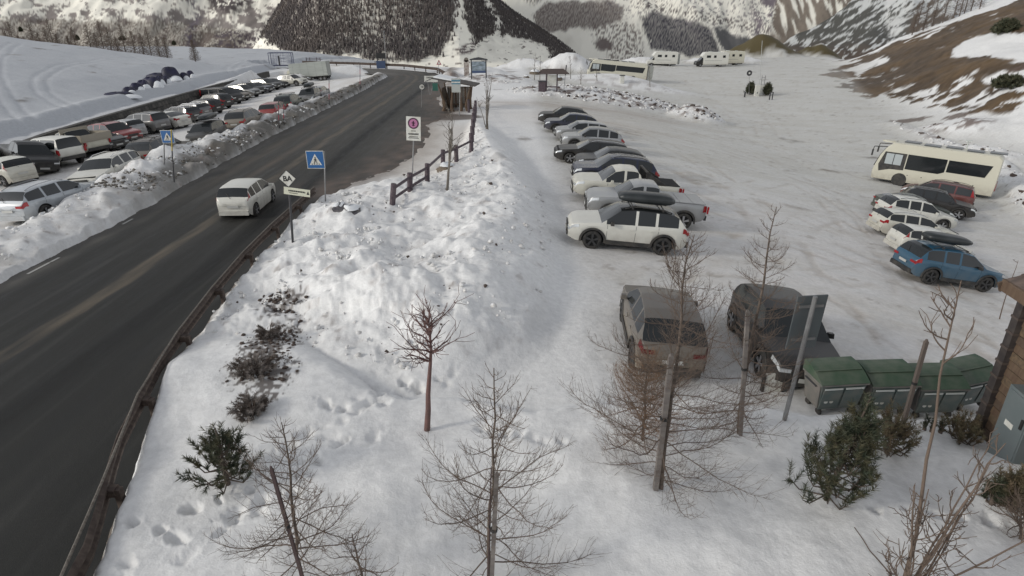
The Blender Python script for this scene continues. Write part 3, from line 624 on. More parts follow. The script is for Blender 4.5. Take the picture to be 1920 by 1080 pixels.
def spoked(parent, c, r, side, w, rim):
    """wheel: tyre with rim and spokes under it"""
    n = 24; x, y, z = c
    mb = MB(); prof = [(r*.66, w*.5), (r*.93, w*.5), (r, w*.36), (r, -w*.36), (r*.93, -w*.5), (r*.5, -w*.5)]
    vs = []
    for rr, yy in prof:
        for k in range(n): a = 2*math.pi*k/n; vs.append((rr*math.cos(a), yy*side, rr*math.sin(a)))
    fs = []
    for i in range(len(prof)-1):
        for k in range(n): fs.append((i*n+k, i*n+(k+1) % n, (i+1)*n+(k+1) % n, (i+1)*n+k))
    mb.add(vs, fs); t = mb.build('wheel', M_TYRE, parent, smooth=True); t.location = c
    rb = MB(); vs = []; m = 20
    for rr, yy in ((r*.67, w*.49), (r*.62, w*.30), (r*.15, w*.26), (0.001, w*.27)):
        for k in range(m): a = 2*math.pi*k/m; vs.append((rr*math.cos(a), yy*side, rr*math.sin(a)))
    fs = []
    for i in range(3):
        for k in range(m): fs.append((i*m+k, i*m+(k+1) % m, (i+1)*m+(k+1) % m, (i+1)*m+k))
    dark = MB().add(vs, fs); dk = dark.build('wheel_well', M_UNDER, t)
    for k in range(5):
        a = 2*math.pi*k/5+.3
        M = Matrix.Rotation(-a, 3, 'Y')
        rb.add([M @ Vector(p) for p in [(r*.08, side*w*.46, r*.07), (r*.08, side*w*.46, -r*.07), (r*.64, side*w*.49, -r*.13), (r*.64, side*w*.49, r*.13), (r*.08, side*w*.36, r*.07), (r*.08, side*w*.36, -r*.07), (r*.64, side*w*.40, -r*.13), (r*.64, side*w*.40, r*.13)]],
               [(0, 1, 2, 3), (4, 7, 6, 5), (0, 3, 7, 4), (1, 5, 6, 2), (3, 2, 6, 7)])
    rb.tube((0, side*w*.36, 0), (0, side*w*.5, 0), r*.13, n=10)
    rb.build('rim', rim, t)
    return t
TYPES = dict(
 suv=dict(L=4.6, W=1.86, H=1.68, wb=2.69, wr=.37, sill=.30, hood=1.0, belt=(1.03, 1.12), cowl=.27, rf=.42, rr=.86, tail=.975, zt=1.06, cc=.99, bpil=(.555,.72), ge=.90, top=[(0,.66),(.006,.80),(.03,.93),(.08,.99),(.27,1.08),(.42,1.60),(.55,1.68),(.78,1.65),(.86,1.60),(.905,1.50),(.975,1.10),(.995,1.00),(1,.80)], arch=True, rail=True),
 crossover=dict(L=4.3, W=1.80, H=1.58, wb=2.62, wr=.34, sill=.27, hood=.95, belt=(.97, 1.06), cowl=.27, rf=.43, rr=.85, tail=.97, bpil=(.56,.74), ge=.88, top=[(0,.62),(.006,.76),(.03,.86),(.08,.93),(.27,1.02),(.43,1.52),(.55,1.58),(.75,1.55),(.85,1.47),(.90,1.36),(.97,1.05),(.995,.96),(1,.76)], arch=True, rail=False),
 hatch=dict(L=4.05, W=1.70, H=1.49, wb=2.51, wr=.315, sill=.20, hood=.9, belt=(.93, 1.02), cowl=.24, rf=.40, rr=.885, tail=.985, bpil=(.57,.77), ge=.91, top=[(0,.56),(.006,.70),(.03,.79),(.08,.86),(.24,.97),(.40,1.42),(.52,1.49),(.78,1.48),(.885,1.43),(.93,1.30),(.985,.96),(.997,.88),(1,.70)], arch=False, rail=False),
 estate=dict(L=4.75, W=1.83, H=1.47, wb=2.84, wr=.335, sill=.20, hood=.85, belt=(.90, .99), cowl=.29, rf=.43, rr=.90, tail=.985, bpil=(.57,.75), ge=.93, top=[(0,.56),(.006,.68),(.03,.76),(.08,.83),(.29,.96),(.43,1.38),(.53,1.46),(.75,1.46),(.90,1.39),(.93,1.28),(.985,.96),(.997,.88),(1,.68)], arch=False, rail=True),
 fastback=dict(L=4.7, W=1.82, H=1.45, wb=2.8, wr=.335, sill=.20, hood=.85, belt=(.90, 1.0), cowl=.28, rf=.42, rr=.70, tail=.93, bpil=(.54,.70), ge=.82, top=[(0,.56),(.006,.68),(.03,.76),(.08,.83),(.28,.95),(.42,1.36),(.52,1.45),(.62,1.44),(.70,1.39),(.80,1.24),(.93,1.02),(.99,.98),(1,.72)], arch=False, rail=False),
 mpv=dict(L=4.7, W=1.86, H=1.72, wb=2.85, wr=.33, sill=.24, hood=1.0, belt=(1.02, 1.10), cowl=.20, rf=.36, rr=.93, tail=.99, bpil=(.50,.72), ge=.94, top=[(0,.62),(.006,.76),(.03,.88),(.08,.97),(.20,1.10),(.36,1.60),(.50,1.72),(.80,1.71),(.93,1.64),(.95,1.5),(.985,1.10),(.997,1.0),(1,.76)], arch=False, rail=True),
 van=dict(L=5.1, W=1.95, H=1.98, wb=3.1, wr=.34, sill=.26, hood=1.15, belt=(1.15, 1.2), cowl=.13, rf=.27, rr=.965, tail=.992, bpil=(.40,.68), ge=.95, top=[(0,.66),(.006,.85),(.03,1.0),(.07,1.10),(.13,1.22),(.27,1.86),(.38,1.97),(.80,1.98),(.965,1.94),(.975,1.8),(.99,1.2),(.997,1.1),(1,.8)], arch=False, rail=False),
 pickup=dict(L=5.25, W=1.90, H=1.80, wb=3.2, wr=.39, sill=.42, hood=1.1, belt=(1.12, 1.16), cowl=.25, rf=.36, rr=.565, tail=.62, bpil=(.455,), ge=.575, top=[(0,.72),(.006,.95),(.03,1.06),(.08,1.12),(.25,1.18),(.36,1.68),(.43,1.78),(.53,1.79),(.565,1.76),(.59,1.62),(.62,1.20),(.64,1.20),(.985,1.19),(.997,1.12),(1,.75)], arch=True, rail=False, bed=True),
 canopy=dict(L=5.2, W=1.88, H=1.84, wb=3.1, wr=.39, sill=.44, hood=1.1, belt=(1.14, 1.18), cowl=.24, rf=.36, rr=.955, tail=.99, bpil=(.44,.57,.63), ge=.945, top=[(0,.72),(.006,.93),(.03,1.04),(.08,1.12),(.24,1.20),(.36,1.70),(.43,1.82),(.60,1.84),(.90,1.84),(.955,1.80),(.965,1.70),(.99,1.20),(.997,1.12),(1,.75)], arch=True, rail=False),
)
def car_shell(tp):
    T = TYPES[tp]; L, W, Ht = T['L'], T['W'], T['H']; wb, wr = T['wb'], T['wr']; sill = T['sill']
    fo = .19*L if tp in ('suv', 'crossover', 'hatch', 'mpv') else .18*L
    xf = L/2-fo-.02*L; xb = xf-wb; R = wr+.07
    ts_, zs_ = zip(*T['top'])
    top = lambda t: float(np.interp(t, ts_, zs_))
    b0, b1 = T['belt']
    def zsh(t): return min(float(np.interp(t, [T['cowl'], T['tail']], [b0, b1])), top(t)-.035)
    def plan(t):
        e = abs(2*t-1); return W/2*(1-.17*e**9-.035*e**3)
    def zb(t):
        x = L/2-t*L; z = sill+.10*sst(.06, 0, t)+.14*sst(.95, 1, t)
        for xc in (xf, xb):
            if abs(x-xc) < R: z = max(z, wr+math.sqrt(max(R*R-(x-xc)**2, 0))*.98)
        return float(z)
    wroof = W/2*(.72 if tp not in ('van',) else .84)
    def ring(t):
        tz = top(t); s = zsh(t); lo = zb(t); lo = min(lo, s-.04); d = s-lo; p = plan(t)
        g = max(0, min(1, (tz-s)/(Ht-b0)))
        wsh = p*.975; zre = s+(tz-s)*.93; wre = wsh+(wroof*(p/(W/2))-wsh)*g
        f = .05*g; 
        bul = .012
        return [(p*.955, lo), (p*.99, lo+.34*d), (p+bul, lo+.72*d), (wsh, s), (wsh-.02*g-.004, s+.05*(zre-s)+.004), (wre+.012*g, zre-.03*g), (wre, zre), (wre*.80, tz-.008), (wre*.42, tz+.004), (0.0, tz+.010)]
    st = set(ts_)|{T['cowl'], T['rf'], T['rr'], T['tail'], T['ge']}
    for xc in (xf, xb):
        for a in np.linspace(-math.pi/2, math.pi/2, 11): st.add(.5-(xc+R*math.sin(a))/L)
        st.add(.5-(xc+R+.003)/L); st.add(.5-(xc-R-.003)/L)
    for p in T['bpil']: st |= {p-.011, p+.011}
    for t in np.linspace(0, 1, 30): st.add(float(t))
    st = sorted(t for t in st if -1e-9 <= t <= 1+1e-9)
    out = [st[0]]
    for t in st[1:]:
        if t-out[-1] > .0016: out.append(t)
    out[-1] = 1.0; st = out
    rings = [ring(t) for t in st]
    V = []; NR = 10
    for t, r in zip(st, rings):
        x = L/2-t*L
        for k, (y, z) in enumerate(r):
            bow = -.07*(1-(y/(W/2))**2)*0
            xx = x
            if t < .1: xx = x-.10*(y/(W/2))**4*(1-t/.1)
            if t > .93: xx = x+.09*(y/(W/2))**4*((t-.93)/.07)
            V.append((xx, y, z))
    off = len(V); V += [(x, -y, z) for x, y, z in V]
    groups = {'body': [], 'roof': [], 'windscreen': [], 'rear_window': []}; panes = {}
    for k in range(len(st)-1):
        tm = (st[k]+st[k+1])/2; g = (top(tm)-zsh(tm))/(Ht-b0)
        for i in range(NR-1):
            name = 'body'
            if i == 4:
                a0 = T['cowl']+.30*(T['rf']-T['cowl'])
                if a0 < tm < T['ge'] and g > .2 and not any(abs(tm-p) < .011 for p in T['bpil']):
                    name = 'side_window_%d' % sum(tm > p for p in T['bpil'])
            elif i == 5:
                if T['cowl']+.02 < tm < min(T['tail'], T['rr']+.06) and g > .15: name = 'roof'
            elif i >= 6:
                if T['cowl'] < tm < T['rf']: name = 'windscreen'
                elif T['rf'] <= tm <= T['rr']: name = 'roof'
                elif T['rr'] < tm < T['tail'] and g > .12: name = 'rear_window'
            a, b = k*NR+i, k*NR+i+1; c, d = (k+1)*NR+i+1, (k+1)*NR+i
            for s_, o in ((1, 0), (-1, off)):
                f = (a+o, d+o, c+o, b+o) if s_ == 1 else (a+o, b+o, c+o, d+o)
                key = (name, s_ if name.startswith('side') else 0)
                panes.setdefault(key, []).append(f)
    for k, rev in ((0, False), (len(st)-1, True)):
        for i in range(NR-1):
            f = (k*NR+i, k*NR+i+1, off+k*NR+i+1, off+k*NR+i)
            panes.setdefault(('body', 0), []).append(f if not rev else f[::-1])
    def P(t, v, o=.012, side=1):
        r = ring(t); i = int(min(v, 8.999)); w = v-i; y = r[i][0]*(1-w)+r[i+1][0]*w; z = r[i][1]*(1-w)+r[i+1][1]*w
        dy = r[min(i+1, 9)][0]-r[i][0]; dz = r[min(i+1, 9)][1]-r[i][1]; n = Vector((0, dz, -dy)); n = n.normalized() if n.length > 1e-6 else Vector((0, 1, 0))
        x = L/2-t*L
        if t < .1: x = x-.10*(y/(W/2))**4*(1-t/.1)
        if t > .93: x = x+.09*(y/(W/2))**4*((t-.93)/.07)
        if t < .02: x += o
        if t > .98: x -= o
        return Vector((x, (y+n.y*o)*side, z+n.z*o))
    return T, V, panes, P, dict(xf=xf, xb=xb, R=R, plan=plan, zb=zb, top=top, zsh=zsh)
def patch(P, t0, t1, v0, v1, side, nt=4, nv=3, o=.012):
    mb = MB(); vs = []
    for i in range(nt+1):
        for j in range(nv+1): vs.append(P(t0+(t1-t0)*i/nt, v0+(v1-v0)*j/nv, o, side))
    fs = []
    for i in range(nt):
        for j in range(nv):
            a = i*(nv+1)+j; f = (a, a+nv+1, a+nv+2, a+1); fs.append(f if side > 0 else f[::-1])
    return mb.add(vs, fs)
def slotted(o, m):
    o.material_slots[0].link = 'OBJECT'; o.material_slots[0].material = m; return o
def make_car(tp, pm, name='parked_car', roofm=None, rim=None, rack=False, box=None, trim=None):
    key = (tp,)
    if key not in CW: CW[key] = car_shell(tp)
    T, V, panes, P, g = CW[key]; L, W, Ht = T['L'], T['W'], T['H']
    root = empty(name)
    root['_L'] = L; root['_W'] = W
    cache = CW.setdefault(('m', tp), {})
    for (nm, sd_), F in panes.items():
        ck = (nm, sd_)
        if ck not in cache:
            used = sorted({i for f in F for i in f}); mp = {u: j for j, u in enumerate(used)}
            me = bpy.data.meshes.new(nm); me.from_pydata([V[u] for u in used], [], [tuple(mp[i] for i in f) for f in F]); me.update()
            if nm in ('body', 'roof'): me.materials.append(pm)
            else: me.materials.append(M_GLASS)
            me.shade_smooth(); me.set_sharp_from_angle(angle=math.radians(38)); cache[ck] = me
        n2 = 'side_window' if nm.startswith('side') else nm
        o = bpy.data.objects.new(n2, cache[ck]); COL.objects.link(o); o.parent = root
        if nm == 'body': slotted(o, pm)
        if nm == 'roof': slotted(o, roofm or pm)
    def shared(ck, f, nm, m, par=root):
        if ck not in cache: 
            o = f().build(nm, m, par); cache[ck] = o.data; return slotted(o, m)
        o = bpy.data.objects.new(nm, cache[ck]); COL.objects.link(o); o.parent = par; return slotted(o, m)
    # dark underside and wheel wells
    shared('under', lambda: MB().box((0, 0, (T['sill']+.78)/2+.02), (L-.30, W-.46, .78-T['sill'])).box(((g['xf']+g['xb'])/2, 0, (T['sill']+.5)/2+.03), (T['wb']-2*g['R']-.05, W-.14, .5-T['sill'])).box((0, 0, T['sill']+.03), (L-.7, W-.30, .10)), 'underbody', M_UNDER)
    for s_ in (1, -1):
        for xc in (g['xf'], g['xb']):
            if ('wh', s_) not in cache:
                w = spoked(root, (xc, s_*(W/2-.125), T['wr']), T['wr'], s_, .22, rim or M_RIM); cache[('wh', s_)] = w
            else:
                w = dup(cache[('wh', s_)], root); w.location = (xc, s_*(W/2-.125), T['wr'])
                for ch in w.children:
                    if ch.name.startswith('rim'): slotted(ch, rim or M_RIM)
        hl = lambda: patch(P, .004, .085, 2.35, 2.98, s_)
        shared(('hl', s_), lambda: patch(P, .004, .085, 2.35, 2.98, s_).box((L/2-.075, s_*W*.335, g['zsh'](.012)-.075), (.14, W*.15, .085)), 'headlight', M_LAMP)
        if tp in ('hatch', 'mpv', 'van') : fn = lambda: patch(P, .93, .990, 3.2, 5.7, s_, 5, 4).add([], [])
        elif tp in ('pickup', 'canopy'): fn = lambda: patch(P, .965, .9965, 1.6, 2.95, s_, 3, 3).box((-L/2+.0, s_*(W/2-.12), .98), (.05, .12, .30))
        else: fn = lambda: patch(P, .945, .9965, 2.2, 3.3, s_, 4, 3).box((-L/2+.075, s_*W*.33, g['zsh'](.985)-.10), (.16, W*.16, .10))
        shared(('tl', s_), fn, 'taillight', M_TAIL)
        shared(('mr', s_), lambda: MB().box((L/2-(T['cowl']+.085)*L, s_*(W/2+.075), g['zsh'](T['cowl']+.1)+.075), (.13, .17, .13), taper=.8).box((L/2-(T['cowl']+.08)*L, s_*(W/2-.01), g['zsh'](T['cowl']+.1)+.03), (.06, .08, .04)), 'mirror', trim or (M_BLACK if roofm else pm))
        for q, (tq, zq) in enumerate(((T['bpil'][0]-.035, .5), ((T['bpil'][1] if len(T['bpil']) > 1 else T['bpil'][0]+.1)-.03, .6))):
            shared(('dh', s_, q), lambda: MB().box((L/2-tq*L, s_*(W/2+.011), g['zsh'](zq)-.145), (.17, .03, .025)), 'door_handle', pm)
        def seams():
            mb = MB()
            for t in (T['cowl']+.05, T['bpil'][0], (T['bpil'][1]+.02 if len(T['bpil']) > 1 else T['bpil'][0]+.11)):
                q = patch(P, t-.0013, t+.0013, .5, 3.0, s_, 1, 4, o=.004); mb.add(q.v, q.f)
            return mb
        shared(('sm', s_), seams, 'door_seam', M_UNDER)['kind'] = 'stuff'
        if T['arch']:
            def arch(xc):
                mb = MB(); n = 14
                if 1:
                    vs = []
                    for k in range(n+1):
                        a = math.pi*k/n*1.0
                        for rr, oo in ((g['R']-.01, .0), (g['R']-.01, .022), (g['R']+.065, .022), (g['R']+.075, .004)):
                            x = xc+rr*math.cos(a); z = T['wr']+rr*math.sin(a)*.98-(.06 if k in (0, n) else 0); t = .5-x/L
                            vs.append((x, s_*(g['plan'](min(max(t, 0), 1))+oo+.004), z))
                    fs = [(k*4+j, k*4+j+1, k*4+j+5, k*4+j+4) for k in range(n) for j in range(3)]
                    mb.add(vs, fs)
                return mb
            for xc in (g['xf'], g['xb']): shared(('ar', s_, xc), lambda: arch(xc), 'arch_trim', M_BLACK)
            shared(('sl', s_), lambda: MB().box(((g['xf']+g['xb'])/2, s_*(W/2-.035), T['sill']+.06), (T['wb']-2*g['R']-.12, .09, .16)), 'sill_trim', M_BLACK)
        if T['rail'] or rack:
            def rail():
                mb = MB(); q = None; tt = np.linspace(T['rf']+.03, T['rr']-.02, 7)
                pts = [Vector((L/2-t*L, s_*(W/2*.62), g['top'](t)+.055-(.05 if i in (0, 6) else 0))) for i, t in enumerate(tt)]
                for a, b in zip(pts[:-1], pts[1:]): mb.tube(a, b, .017, n=6)
                return mb
            shared(('rl', s_), rail, 'roof_rail', M_BLACK if tp != 'estate' else M_CHROME)
    z0 = .52 if tp in ('pickup', 'canopy', 'van', 'suv') else .42
    shared('grille', lambda: MB().box((L/2+.004, 0, z0+.22), (.03, W*.42, .15)).box((L/2-.01, 0, z0-.06), (.05, W*.62, .12)), 'grille', M_BLACK)
    shared('fplate', lambda: MB().box((L/2+.027, 0, z0+.05), (.012, .50, .11)), 'number_plate', M_PLATE)
    shared('rplate', lambda: MB().box((-L/2-.012, 0, z0+.24 if tp not in ('pickup', 'canopy') else .62), (.014, .50, .11)), 'number_plate', M_PLATE)
    shared('rbump', lambda: MB().box((-L/2+.02, 0, T['sill']+.16), (.10, W*.78, .20)), 'rear_bumper', M_BLACK if (T['arch'] or tp in ('mpv',)) else pm)
    if tp in ('hatch', 'mpv', 'crossover', 'suv', 'estate', 'van'):
        shared('wiper', lambda: MB().tube(P(T['tail']-.004, 8.8, .03), P((T['rr']+T['tail'])/2+.01, 8.0, .03), .010, n=4), 'rear_wiper', M_BLACK)
    if rack or box:
        def bars(tb):
            mb = MB()
            for t in (tb,):
                z = g['top'](t)+.09; mb.tube((L/2-t*L, -W*.40, z), (L/2-t*L, W*.40, z), .02, n=6)
                for q in (-1, 1): mb.box((L/2-t*L, q*W*.37, z-.04), (.07, .05, .08))
            return mb
        for tb in (T['rf']+.09, T['rr']-.10): shared(('bars', tb), lambda: bars(tb), 'roof_bar', M_BLACK)
    if box:
        zc = Ht+.12; xc = L/2-(T['rf']+T['rr'])/2*L+.05; LB_ = 2.1; wb_ = .40; hb = .40; yc = box[1] if len(box) > 1 else 0
        mb = MB(); vs = []; ns = 12; nr = 12
        for i in range(ns+1):
            u = i/ns; sx = (1-abs(2*u-1)**(4 if u < .5 else 2.4))**.5 if 0 < u < 1 else .05; sz = (1-abs(2*u-1)**(5 if u < .5 else 2.0))**.5 if 0 < u < 1 else .05
            for k in range(nr):
                a = 2*math.pi*k/nr; cx = math.copysign(abs(math.cos(a))**.6, math.cos(a)); cz = math.copysign(abs(math.sin(a))**.6, math.sin(a))
                vs.append((xc-LB_/2+LB_*u, yc+wb_*cx*(.75+.25*sx), zc+hb*.5+cz*hb*.5*(.35+.65*sz) if cz > 0 else zc+hb*.5+cz*hb*.5*(.5+.5*sz)))
        fs = [(i*nr+k, (i+1)*nr+k, (i+1)*nr+(k+1) % nr, i*nr+(k+1) % nr) for i in range(ns) for k in range(nr)]
        fs += [tuple(range(nr)), tuple(range(ns*nr, (ns+1)*nr))[::-1]]
        mb.add(vs, fs); mb.build('roof_box', box[0], root, smooth=True)
    return root
def bed_interior(root, m=None):
    T = TYPES['pickup']; L, W = T['L'], T['W']
    MB().box((-L/2+.98, 0, 1.204), (1.62, W-.30, .02)).build('bed_liner', m or M_UNDER, root)
    MB().prism([(-L*.12-.10, -W/2+.10, 1.20), (-L*.12-.10, -W/2+.10, 1.74), (-L*.12-.25, -W/2+.12, 1.72), (-L*.12-1.15, -W/2+.08, 1.22)], (0, .07, 0)).prism([(-L*.12-.10, W/2-.17, 1.20), (-L*.12-.10, W/2-.17, 1.74), (-L*.12-.25, W/2-.19, 1.72), (-L*.12-1.15, W/2-.15, 1.22)], (0, .07, 0)).box((-L*.12-.15, 0, 1.74), (.10, W-.3, .06)).build('roll_bar', M_BLACK, root)
def bed_cover(root, m):
    T = TYPES['pickup']; L, W = T['L'], T['W']
    mb = MB()
    for i in range(3): mb.box((-L/2+.42+i*.58, 0, 1.225), (.56, W-.16, .035))
    mb.build('bed_cover', m, root)
def seat(root, c, hd, sc=1.0):
    """put a vehicle on the ground at c with the given heading, tipped to the slope under its wheels"""
    L = root.get('_L', 4.5); W = root.get('_W', 1.8); f = Vector((math.cos(hd), math.sin(hd))); s = Vector((-f.y, f.x)); c2 = Vector((c[0], c[1]))
    pts = []
    for a in (1, -1):
        for b in (1, -1):
            q = c2+f*(a*L*.29)+s*(b*W*.42); pts.append(Vector((q.x, q.y, float(base(q.x, q.y)))))
    fx = ((pts[0]+pts[1])-(pts[2]+pts[3])).normalized(); sy = ((pts[0]+pts[2])-(pts[1]+pts[3])).normalized(); up = fx.cross(sy).normalized(); sy = up.cross(fx)
    M = Matrix((fx, sy, up)).transposed().to_4x4(); ctr = sum(pts, Vector())/4
    M.translation = Vector((c2.x, c2.y, ctr.z-.015)); root.matrix_world = M @ Matrix.Scale(sc, 4)
    for k in ('_L', '_W'):
        if k in root: del root[k]
def at_base(px, py, dz=0.0):
    """where the sight line meets the ground without its heaped snow"""
    u = (px-960)/FOC; v = (540-py)/FOC; d = np.array([u, CT+v*ST, -ST+v*CT]); P = d[None]*_t[:, None]; P[:, 2] += H
    gq = base(P[:, 0], P[:, 1])+dz; below = np.nonzero(P[:, 2] < gq)[0]
    if len(below) == 0: return Vector((P[-1][0], P[-1][1]))
    i = max(below[0], 1); a = P[i-1, 2]-gq[i-1]; b = gq[i]-P[i, 2]; w = a/(a+b+1e-9); q = P[i-1]*(1-w)+P[i]*w
    return Vector((q[0], q[1]))
def park(root, pf, pr, label, group, anchor=.5, cat='car', hd=None, far=1, sc=1.0):
    """pf, pr: surveyed ends (front, rear) of the visible lower side; far: which way the body lies from that line"""
    L = root.get('_L', 4.5)*sc; W = root.get('_W', 1.8)*sc
    A = at_base(*pf); B = at_base(*pr); d = A-B; h = math.atan2(d.y, d.x) if hd is None else math.radians(hd)
    f = Vector((math.cos(h), math.sin(h))); s = Vector((-f.y, f.x)); Q = A*anchor+B*(1-anchor)
    if s.dot(Q.normalized()) < 0: s = -s
    c = Q-f*(L*(anchor-.5))+s*(W/2-.05)*far
    seat(root, c, h, sc); tag(root, label, cat, group); return root
# ---- paints
WHITE = paint('white', (.62, .61, .54), dirt=.5); WHITE2 = paint('clean_white', (.66, .655, .60), dirt=.4); CREAM = paint('cream', (.60, .58, .48), dirt=.5)
BLACK = paint('black', (.009, .009, .010), .42, .16); DGREY = paint('dark_grey', (.035, .037, .04), .4, .3); DBLUE = paint('dark_blue', (.012, .018, .045), .25, .35)
SILVER = paint('silver', (.32, .33, .34), .35, .45, .25); GREY = paint('grey', (.16, .165, .17), .35, .5, .2); RED = paint('red', (.24, .018, .02), .3, .35)
EVBLUE = paint('blue', (.018, .085, .15), .35, .3); DUST = paint('dusty_grey', (.11, .10, .09), .5, 1.1); BROWN = paint('dusty_brown', (.17, .15, .125), .5, 1.0)
DRED = paint('dark_red', (.11, .018, .018), .35, .5); GREEN = paint('dark_green', (.02, .035, .028), .3, .4); ROOFBLACK = paint('black_roof', (.015, .017, .018), .2, .12)
BOXM = mat('roof_box_black', (.02, .024, .026), .38, noise=(2, (.035, .04, .042)))
G1 = 'cars parked nose in along the snow heap'
A_ = make_car('suv', WHITE2, roofm=ROOFBLACK, rim=M_RIMD, box=(BOXM, .05)); park(A_, (1060,462), (1285,484), 'white SUV with black roof and black roof box, nearest in its row', G1)
A_ = make_car('pickup', SILVER, 'parked_pickup', rim=M_RIM); bed_cover(A_, paint('silver_cover', (.30, .31, .32), .5, .3)); park(A_, (1089,413), (1327,437), 'silver pickup with a covered bed behind the white SUV', G1, cat='pickup truck')
A_ = make_car('pickup', WHITE, 'parked_pickup', rim=M_RIMD); bed_interior(A_); park(A_, (1064,379), (1282,399), 'white pickup with black open bed and roll bar', G1, cat='pickup truck')
A_ = make_car('suv', DBLUE); park(A_, (1067,347), (1237,362), 'dark SUV mostly hidden behind the white pickup', G1)
A_ = make_car('crossover', DGREY); park(A_, (1069,326), (1225,340), 'charcoal crossover between a dark SUV and the black estate', G1)
A_ = make_car('estate', BLACK); park(A_, (1036,304), (1184,318), 'black estate with chrome window line, beside the silver crossover', G1)
A_ = make_car('crossover', SILVER, roofm=GREY, rim=M_RIMD); park(A_, (1047,279), (1172,291), 'silver crossover with dark arches, fourth from the far end of the row', G1)
A_ = make_car('hatch', SILVER, roofm=None); park(A_, (1037,264), (1146,273), 'silver hatchback squeezed between silver crossover and dark blue car', G1)
A_ = make_car('crossover', DBLUE); park(A_, (1016,248), (1126,258), 'dark blue car, second from the far end of the row by the snow heap', G1)
A_ = make_car('crossover', BLACK); park(A_, (1004,233), (1108,243), 'black car, farthest in the row by the snow heap', G1)
# right-hand group
G2 = 'cars parked at the right edge of the car park'
A_ = make_car('suv', EVBLUE, rim=M_RIMD, trim=M_BLACK, box=(BOXM, .1)); park(A_, (1884,553), (1695,526), 'blue SUV carrying a black roof box, beside the wooden hut roof', G2, sc=.90)
A_ = make_car('hatch', WHITE2); park(A_, (1822,500), (1680,478), 'white hatchback half hidden behind the blue SUV', G2, sc=.90)
A_ = make_car('estate', WHITE); park(A_, (1790,464), (1652,443), 'white estate with red tail lamps behind the white hatchback', G2, sc=.90)
A_ = make_car('suv', WHITE2); park(A_, (1776,436), (1668,419), 'white SUV wedged between the white estate and a dark hatchback', G2, sc=.90)
A_ = make_car('fastback', GREEN); park(A_, (1766,419), (1664,403), 'dark green low car showing only its roof behind the white SUV', G2, sc=.90)
A_ = make_car('suv', BLACK, rim=M_RIM); park(A_, (1812,416), (1692,393), 'black SUV with bright alloy wheel, nose to the snow edge', G2, sc=.90)
A_ = make_car('mpv', DRED); park(A_, (1688,372), (1812,398), 'dark red boxy people carrier beside the coach', G2, sc=.90)
# near cars
A_ = make_car('crossover', DUST, 'parked_car', rim=M_RIMD)
for o in A_.children:
    if o.name.startswith('taillight'): slotted(o, M_TAILD)
park(A_, (1166,612), (1186,716), 'dusty grey hatchback seen from behind through bare larch twigs', None, anchor=0)
A_ = make_car('crossover', BLACK, 'parked_car'); park(A_, (1440,738), (1384,645), 'black SUV behind the larch and the back of a tall sign', None, anchor=1)
A_ = make_car('hatch', WHITE2, 'moving_car'); park(A_, (511,381), (474,413), 'small white hatchback driving away along the road', None, anchor=0, hd=93, sc=.94)
# left car park, row against the wall
G3 = 'cars parked with one end to the long dark wall'
def row1(tp, pm, px, tail, label, hd, cat='car', name='parked_car', **k):
    a = make_car(tp, pm, name, **k)
    if tail: park(a, px, px, label, G3, anchor=0, hd=hd, cat=cat)
    else: park(a, px, px, label, G3, anchor=1, hd=hd-180, cat=cat)
    return a
row1('hatch', WHITE, (22,352), 1, 'white hatchback cut by the left picture edge, red tail lamp showing', 150)
row1('pickup', BLACK, (52,336), 0, 'black off-roader with dusty headlamps beside the white canopy pickup', 142, 'pickup truck', 'parked_pickup', rim=M_RIMD)
row1('canopy', WHITE2, (118,317), 1, 'white pickup with windowed canopy over its bed', 152, 'pickup truck', 'parked_pickup', rim=M_RIMD)
w4 = empty('parked_pickup'); row1_flat = None
row1('fastback', DGREY, (207,287), 0, 'dark saloon nosing out beside the beige flatbed truck', 155)
row1('suv', RED, (236,275), 0, 'red SUV in the row against the wall', 155)
row1('hatch', SILVER, (249,262), 1, 'dusty silver hatchback just beyond the red SUV', 156)
row1('mpv', GREY, (294,252), 1, 'blue grey people carrier beside the white fastback', 157)
row1('fastback', WHITE2, (335,243), 1, 'clean white fastback with sloping rear window', 158)
row1('estate', DGREY, (358,232), 1, 'dark estate just beyond the white fastback', 158)
row1('estate', GREY, (378,224), 1, 'grey estate with pale roof rails, second past the white fastback', 159)
row1('crossover', BLACK, (401,216), 1, 'black crossover, third beyond the white fastback', 159)
row1('suv', BLACK, (421,206), 1, 'black SUV in front of the long minibus', 160)
row1('van', BLACK, (441,197), 0, 'long black minibus, tallest in the row by the wall', 160, 'minibus', 'parked_minibus')
row1('hatch', BROWN, (457,190), 0, 'dusty beige hatchback just beyond the minibus', 160)
row1('suv', GREY, (476,184), 0, 'grey SUV with silver wheels, second beyond the minibus', 161)
row1('crossover', BLACK, (485,178), 0, 'black crossover behind the grey SUV, third beyond the minibus', 161)
row1('estate', DBLUE, (502,175), 0, 'dark blue estate, fourth beyond the minibus', 161)
row1('suv', DGREY, (517,170), 0, 'charcoal SUV, fifth beyond the minibus', 162)
row1('fastback', BLACK, (531,166), 0, 'black saloon just short of the white SUV at the row end', 162)
row1('suv', WHITE, (567,161), 0, 'white SUV near the far end of the wall row', 162)
row1('estate', DGREY, (582,154), 0, 'dark grey estate, next to the far white SUV', 162)
row1('suv', BLACK, (602,149), 0, 'black SUV at the far end beside the box truck', 163)
